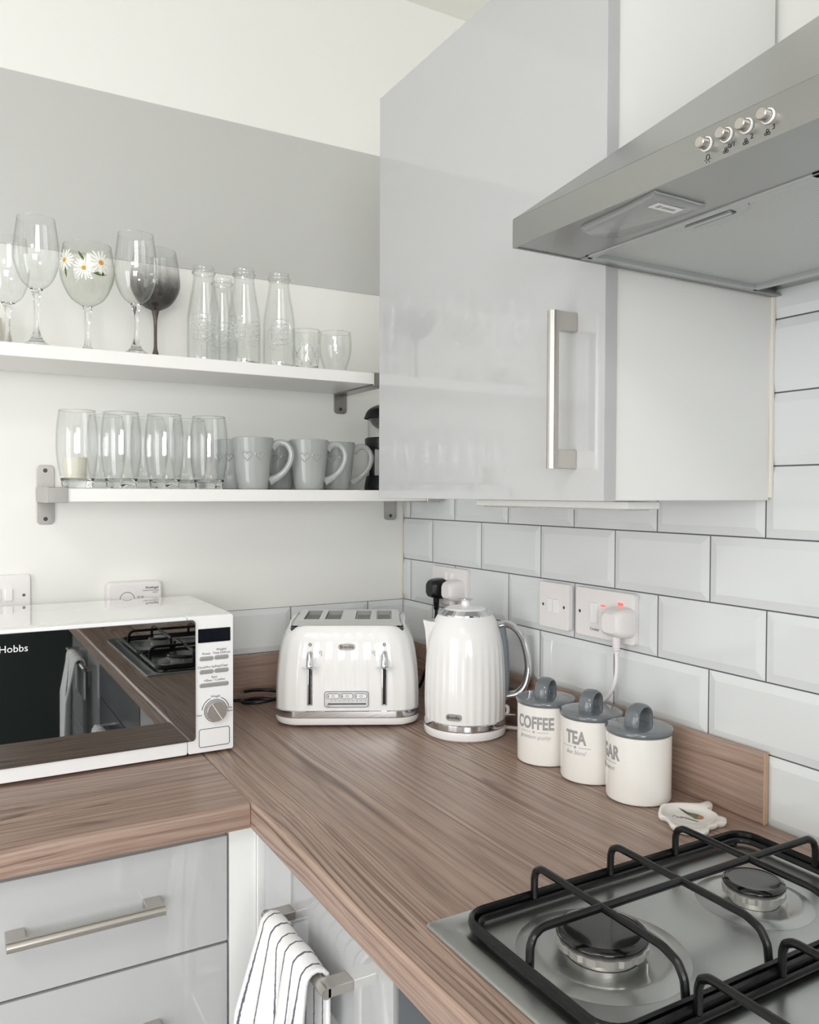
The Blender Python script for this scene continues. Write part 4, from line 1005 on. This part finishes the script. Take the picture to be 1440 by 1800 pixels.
def grate(label, y0, y1, legs_x, cross_y):
    t = thing('pan_support', label, 'pan support', (-.3075, (y0+y1)/2, ZW), 0, 'black wire pan supports'); yc = (y0+y1)/2
    hx, hy = .2230, abs(y1-y0)/2; zf = .0135
    bm = NB(); o = rrect(2*hx, 2*hy, .026, 6)
    tube(bm, [(x, y, zf) for x, y in o], .0050, 8, closed=True, ax=(1.35, .75), up=(0, 0, 1))
    o2 = rrect(2*hx-.013, 2*hy-.013, .021, 6); tube(bm, [(x, y, zf-.004) for x, y in o2], .0035, 8, closed=True, ax=(1.1, .9), up=(0, 0, 1))
    obj('frame', bm, 'iron', t)
    zt2 = .0500; r = .0042
    for lx in legs_x:
        x = lx+.3075; a, b_ = hy-.004, -hy+.004
        bm = NB(); P = [(x, a, zf), (x, a, zt2-.014), (x, a-.003, zt2-.005), (x, a-.012, zt2)]
        P += [(x, b_+.028, zt2), (x, b_+.010, zt2-.006), (x, b_+.002, zt2-.018), (x, b_, zf)]
        tube(bm, rnd(P), r, 10); obj('bar', bm, 'iron', t)
    y = cross_y-yc; bm = NB(); a, b_ = -hx+.004, hx-.004
    P = [(a, y, zf), (a, y, zt2-.016), (a+.004, y, zt2-.006), (a+.014, y, zt2), (b_-.014, y, zt2), (b_-.004, y, zt2-.006), (b_, y, zt2-.016), (b_, y, zf)]
    tube(bm, rnd(P), r, 10); obj('bar', bm, 'iron', t)
    for sx in (-1, 1):
        for sy in (-1, 1):
            bm = NB(); lathe(bm, [(0, 0), (.006, 0), (.006, .0065), (0, .0065)], 12, M=T((sx*(hx-.02), sy*(hy-.004), .0042))); obj('foot', bm, 'black_plastic', t)
    return t
def rnd(P):
    out = [Vector(P[0])]
    for i in range(1, len(P)-1):
        a, b_, c = Vector(P[i-1]), Vector(P[i]), Vector(P[i+1])
        d1 = min(.25*(a-b_).length, .006); d2 = min(.25*(c-b_).length, .006)
        p, q_ = b_+(a-b_).normalized()*d1, b_+(c-b_).normalized()*d2
        for k in range(4): s = k/3; out.append((1-s)**2*p+2*s*(1-s)*b_+s*s*q_)
    out.append(Vector(P[-1])); return out
grate('black wire pan support over the two burners nearest the canisters', -1.076, -1.299, (-.436, -.3215, -.2120), -1.187)
grate('black wire pan support at the bottom right corner of the photo', -1.308, -1.565, (-.440, -.3255, -.2120), -1.475)

# ------------------------------------------------------------ cooker hood
HD = thing('cooker_hood', 'stainless steel chimney cooker hood beside the wall cabinet', 'cooker hood', (0, -1.355, 1.605))
hx, hyl = -.4535, .3000; lip = .0315
bm = NB()
# lip: four thin skirts
def skirt(lo, hi): box(bm, lo, hi)
skirt((hx, -hyl, 0), (hx+.003, hyl, lip)); skirt((hx+.0031, hyl-.003, 0), (-.001, hyl, lip)); skirt((hx+.0031, -hyl, 0), (-.001, -hyl+.003, lip))
# inward bottom flange
box(bm, (-.359, .2884, .0004), (-.0012, .2968, .0024)); obj('rim', bm, 'steel', HD, smooth=0)
bm = NB(); cxx, cyy, cz = -.120, .122, .287
A = [(hx, hyl, lip), (hx, -hyl, lip), (-.0005, -hyl, lip), (-.0005, hyl, lip)]
B = [(cxx, cyy, cz), (cxx, -cyy, cz), (-.0005, -cyy, cz), (-.0005, cyy, cz)]
A = [(x, y, z+.0002) for x, y, z in A]
va = [bm.verts.new(p) for p in A]; vb = [bm.verts.new(p) for p in B]
for k in range(4): bm.faces.new([va[k], va[(k+1) % 4], vb[(k+1) % 4], vb[k]])
bm.faces.new(vb)
bmesh.ops.recalc_face_normals(bm, faces=bm.faces[:]); obj('canopy', bm, 'steel', HD, smooth=0)
bm = NB(); box(bm, (cxx, -cyy, cz), (-.0005, cyy, ZC-1.605-.001)); obj('chimney', bm, 'steel', HD, smooth=0)
zu_ = .0035
bm = NB(); box(bm, (hx+.0031, -hyl+.0031, .0012), (-.359, hyl-.0031, zu_+.004)); box(bm, (-.36, -hyl+.003, zu_+.006), (-.002, hyl-.003, zu_+.01)); obj('underside', bm, 'steel', HD, smooth=0)
f1 = NB()
y1_, y0_ = .281, -.01
for yy0, yy1 in ((y0_, y1_), (-hyl+.022, -.016)):
    pass
bm = NB(); box(bm, (-.350, .0, zu_+.002), (-.066, y1_, zu_+.004)); fl = obj('filter', bm, 'filter_mesh', HD, smooth=0)
bm = NB()
for lo, hi in (((-.359, -.006, -.0008), (-.350, y1_+.006, zu_+.006)), ((-.067, -.006, -.0008), (-.058, y1_+.006, zu_+.006)), ((-.359, y1_-.001, -.0008), (-.058, y1_+.007, zu_+.006)), ((-.359, -.006, -.0008), (-.058, .003, zu_+.006))): box(bm, lo, hi, .0012)
obj('filter_frame', bm, 'filter_edge', fl)
bm = NB(); o = [(-.351, .098+.015), (-.351, .070+.015), (-.318, .070+.015)] ; o = [(-.3505, .075)]+[(-.3505+.038*math.sin(PI*k/12)**.6, .075+.11*k/12) for k in range(1, 12)]+[(-.3505, .185)]
prism(bm, o, zu_-.0005, zu_+.0022); fh = obj('filter_latch', bm, 'filter_edge', fl)
bm = NB(); prism(bm, rrect(.013, .055, .003, 3, -.336, .128), zu_-.0012, zu_-.0003); obj('latch_recess', bm, 'dark_metal', fh)
bm = NB(); prism(bm, rrect(.006, .055, .0015, 3, -.3395, .128), zu_-.0035, zu_-.001, 0); obj('latch_pull', bm, 'filter_edge', fh)
bm = NB(); box(bm, (-.350, -.275, zu_+.002), (-.066, -.014, zu_+.004)); fl2 = obj('filter', bm, 'filter_mesh', HD, smooth=0)
bm = NB()
for lo, hi in (((-.359, -.283, -.0008), (-.350, -.008, zu_+.006)), ((-.067, -.283, -.0008), (-.058, -.008, zu_+.006)), ((-.359, -.283, -.0008), (-.058, -.275, zu_+.006)), ((-.359, -.015, -.0008), (-.058, -.008, zu_+.006))): box(bm, lo, hi, .0012)
obj('filter_frame', bm, 'filter_edge', fl2)
# lamp cover
def lens_at(yc, flip=1):
    o = [(-.4445, -.052), (-.4385, -.012), (-.4350, .048), (-.428, .058), (-.408, .0605), (-.390, .056), (-.3800, .030), (-.3800, -.048), (-.384, -.0535), (-.440, -.0545)]
    bm = NB(); oc = [(p.x, yc+p.y*flip) for p in cat([(x, y, 0) for x, y in o], 2, closed=True)]
    M_ = T((0, 0, .0010)) @ Matrix.Diagonal((1, 1, -1, 1)); prism(bm, oc, 0, .0045, .002, M=M_); bmesh.ops.recalc_face_normals(bm, faces=bm.faces[:])
    l_ = obj('lamp_cover', bm, 'lens', HD, smooth=50)
    bm = NB(); tube(bm, [(x, y, .0016) for x, y in oc], .0012, 6, closed=True); obj('cover_rim', bm, 'filter_edge', l_)
    return l_
l1 = lens_at(1.355-1.2010)
bm = NB(); box(bm, (-.4300, .108, -.0042), (-.3960, .121, -.0038)); st_ = obj('sticker', bm, 'white_lettering', l1)
bm = NB(); box(bm, (-.4185, .1125, -.00445), (-.4020, .1160, -.0042)); box(bm, (-.4250, .1115, -.00445), (-.4205, .1170, -.0042)); obj('print_mark', bm, 'print_grey', l1, smooth=0)
# push buttons
for k, y in enumerate((-1.318, -1.338, -1.357, -1.3765)):
    yl = y+1.355-.004
    bm = NB(); lathe(bm, [(.0058, 0), (.0061, .0012), (.0057, .0022), (.0050, .0022), (.0050, 0)], 28, close=True, M=T((hx, yl, .0175)) @ RY(-PI/2)); rg = obj('button_ring', bm, 'white_gloss', HD)
    bm = NB(); lathe(bm, [(.0046, 0), (.0046, .0092), (.0040, .0100), (0, .0100)], 28, M=T((hx, yl, .0175)) @ RY(-PI/2)); obj('push_button', bm, 'nickel', rg)
    bm = NB(); yy = yl-.001; xx = hx-.0002
    if k == 0:
        tube(bm, [(xx, yy+.0017*math.cos(a), .0065+.0024*math.sin(a)) for a in [i*PI/6 for i in range(12)]], .0003, 5, closed=True)
        for a in (-.4, -1.1, -2.0, -2.7): tube(bm, [(xx, yy+.0026*math.cos(a), .0060+.0030*math.sin(a)), (xx, yy+.0036*math.cos(a), .0060+.0042*math.sin(a))], .00025, 5)
    else:
        for a in (1.6, 3.7, 5.8): tube(bm, [(xx, yy+.002+.0015*math.cos(a)+.0011*math.cos(b2), .0055+.0015*math.sin(a)+.0011*math.sin(b2)) for b2 in [i*PI/4 for i in range(8)]], .0003, 5, closed=True)
    obj('symbol', bm, 'ink', HD, smooth=0)
    if k: text_on('lettering', ('', '0/1', '2', '3')[k], .0058, 'ink', HD, T((xx, yy-.0035, .0080)) @ MFX, depth=.0001)

# ------------------------------------------------------------ towels over handles
def hang_towel(y0, wd, bzc, tmin, tmax, label, drift=1.0):
    bm = NB(); uvl = bm.loops.layers.uv.new('UVMap'); bxc = -.6215; ny, nt_ = 60, 60; rb = .0125; arc = PI*rb
    def P(s, t):
        y = y0-wd*s
        if t < 0: x, z, dwn = bxc+rb, bzc+t, -t
        elif t < arc: a = t/rb; x, z, dwn = bxc+rb*math.cos(a), bzc+rb*math.sin(a), 0
        else: dwn = t-arc; x, z = bxc-rb, bzc-dwn
        k = min(1, dwn/.12)
        if t > arc:
            x -= k*(.010+.010*math.sin(s*9+.6)+.006*math.sin(s*21+1)) + dwn*.05*(1-s)
            y += drift*(dwn*(.16-.14*s)) + .004*k*math.sin(s*14)
        elif t >= 0: z += .0015*math.sin(s*12)
        return Vector((x, y, z))
    grid = [[bm.verts.new(P(i/ny, tmin+(tmax-tmin)*j/nt_)) for j in range(nt_+1)] for i in range(ny+1)]
    for i in range(ny):
        for j in range(nt_):
            f = bm.faces.new([grid[i][j], grid[i+1][j], grid[i+1][j+1], grid[i][j+1]])
            for lp, (a, c) in zip(f.loops, ((i, j), (i+1, j), (i+1, j+1), (i, j+1))): lp[uvl].uv = (a/ny, c/nt_)
    tw = obj('towel', bm, 'towel', smooth=80)
    so = tw.modifiers.new('s', 'SOLIDIFY'); so.thickness = .005; so.offset = -1
    return tag(tw, label, 'towel')
hang_towel(-.742, .158, .742, -.10, .30, 'white tea towel with dark pinstripes hanging over the drawer handle below the worktop corner')
hang_towel(-1.30, .13, .642, -.10, .30, 'striped towel on the oven handle, mirrored in the microwave door', .3)
hang_towel(-1.78, .20, .770, -.12, .42, 'large striped towel further along, mirrored in the microwave door', .3)
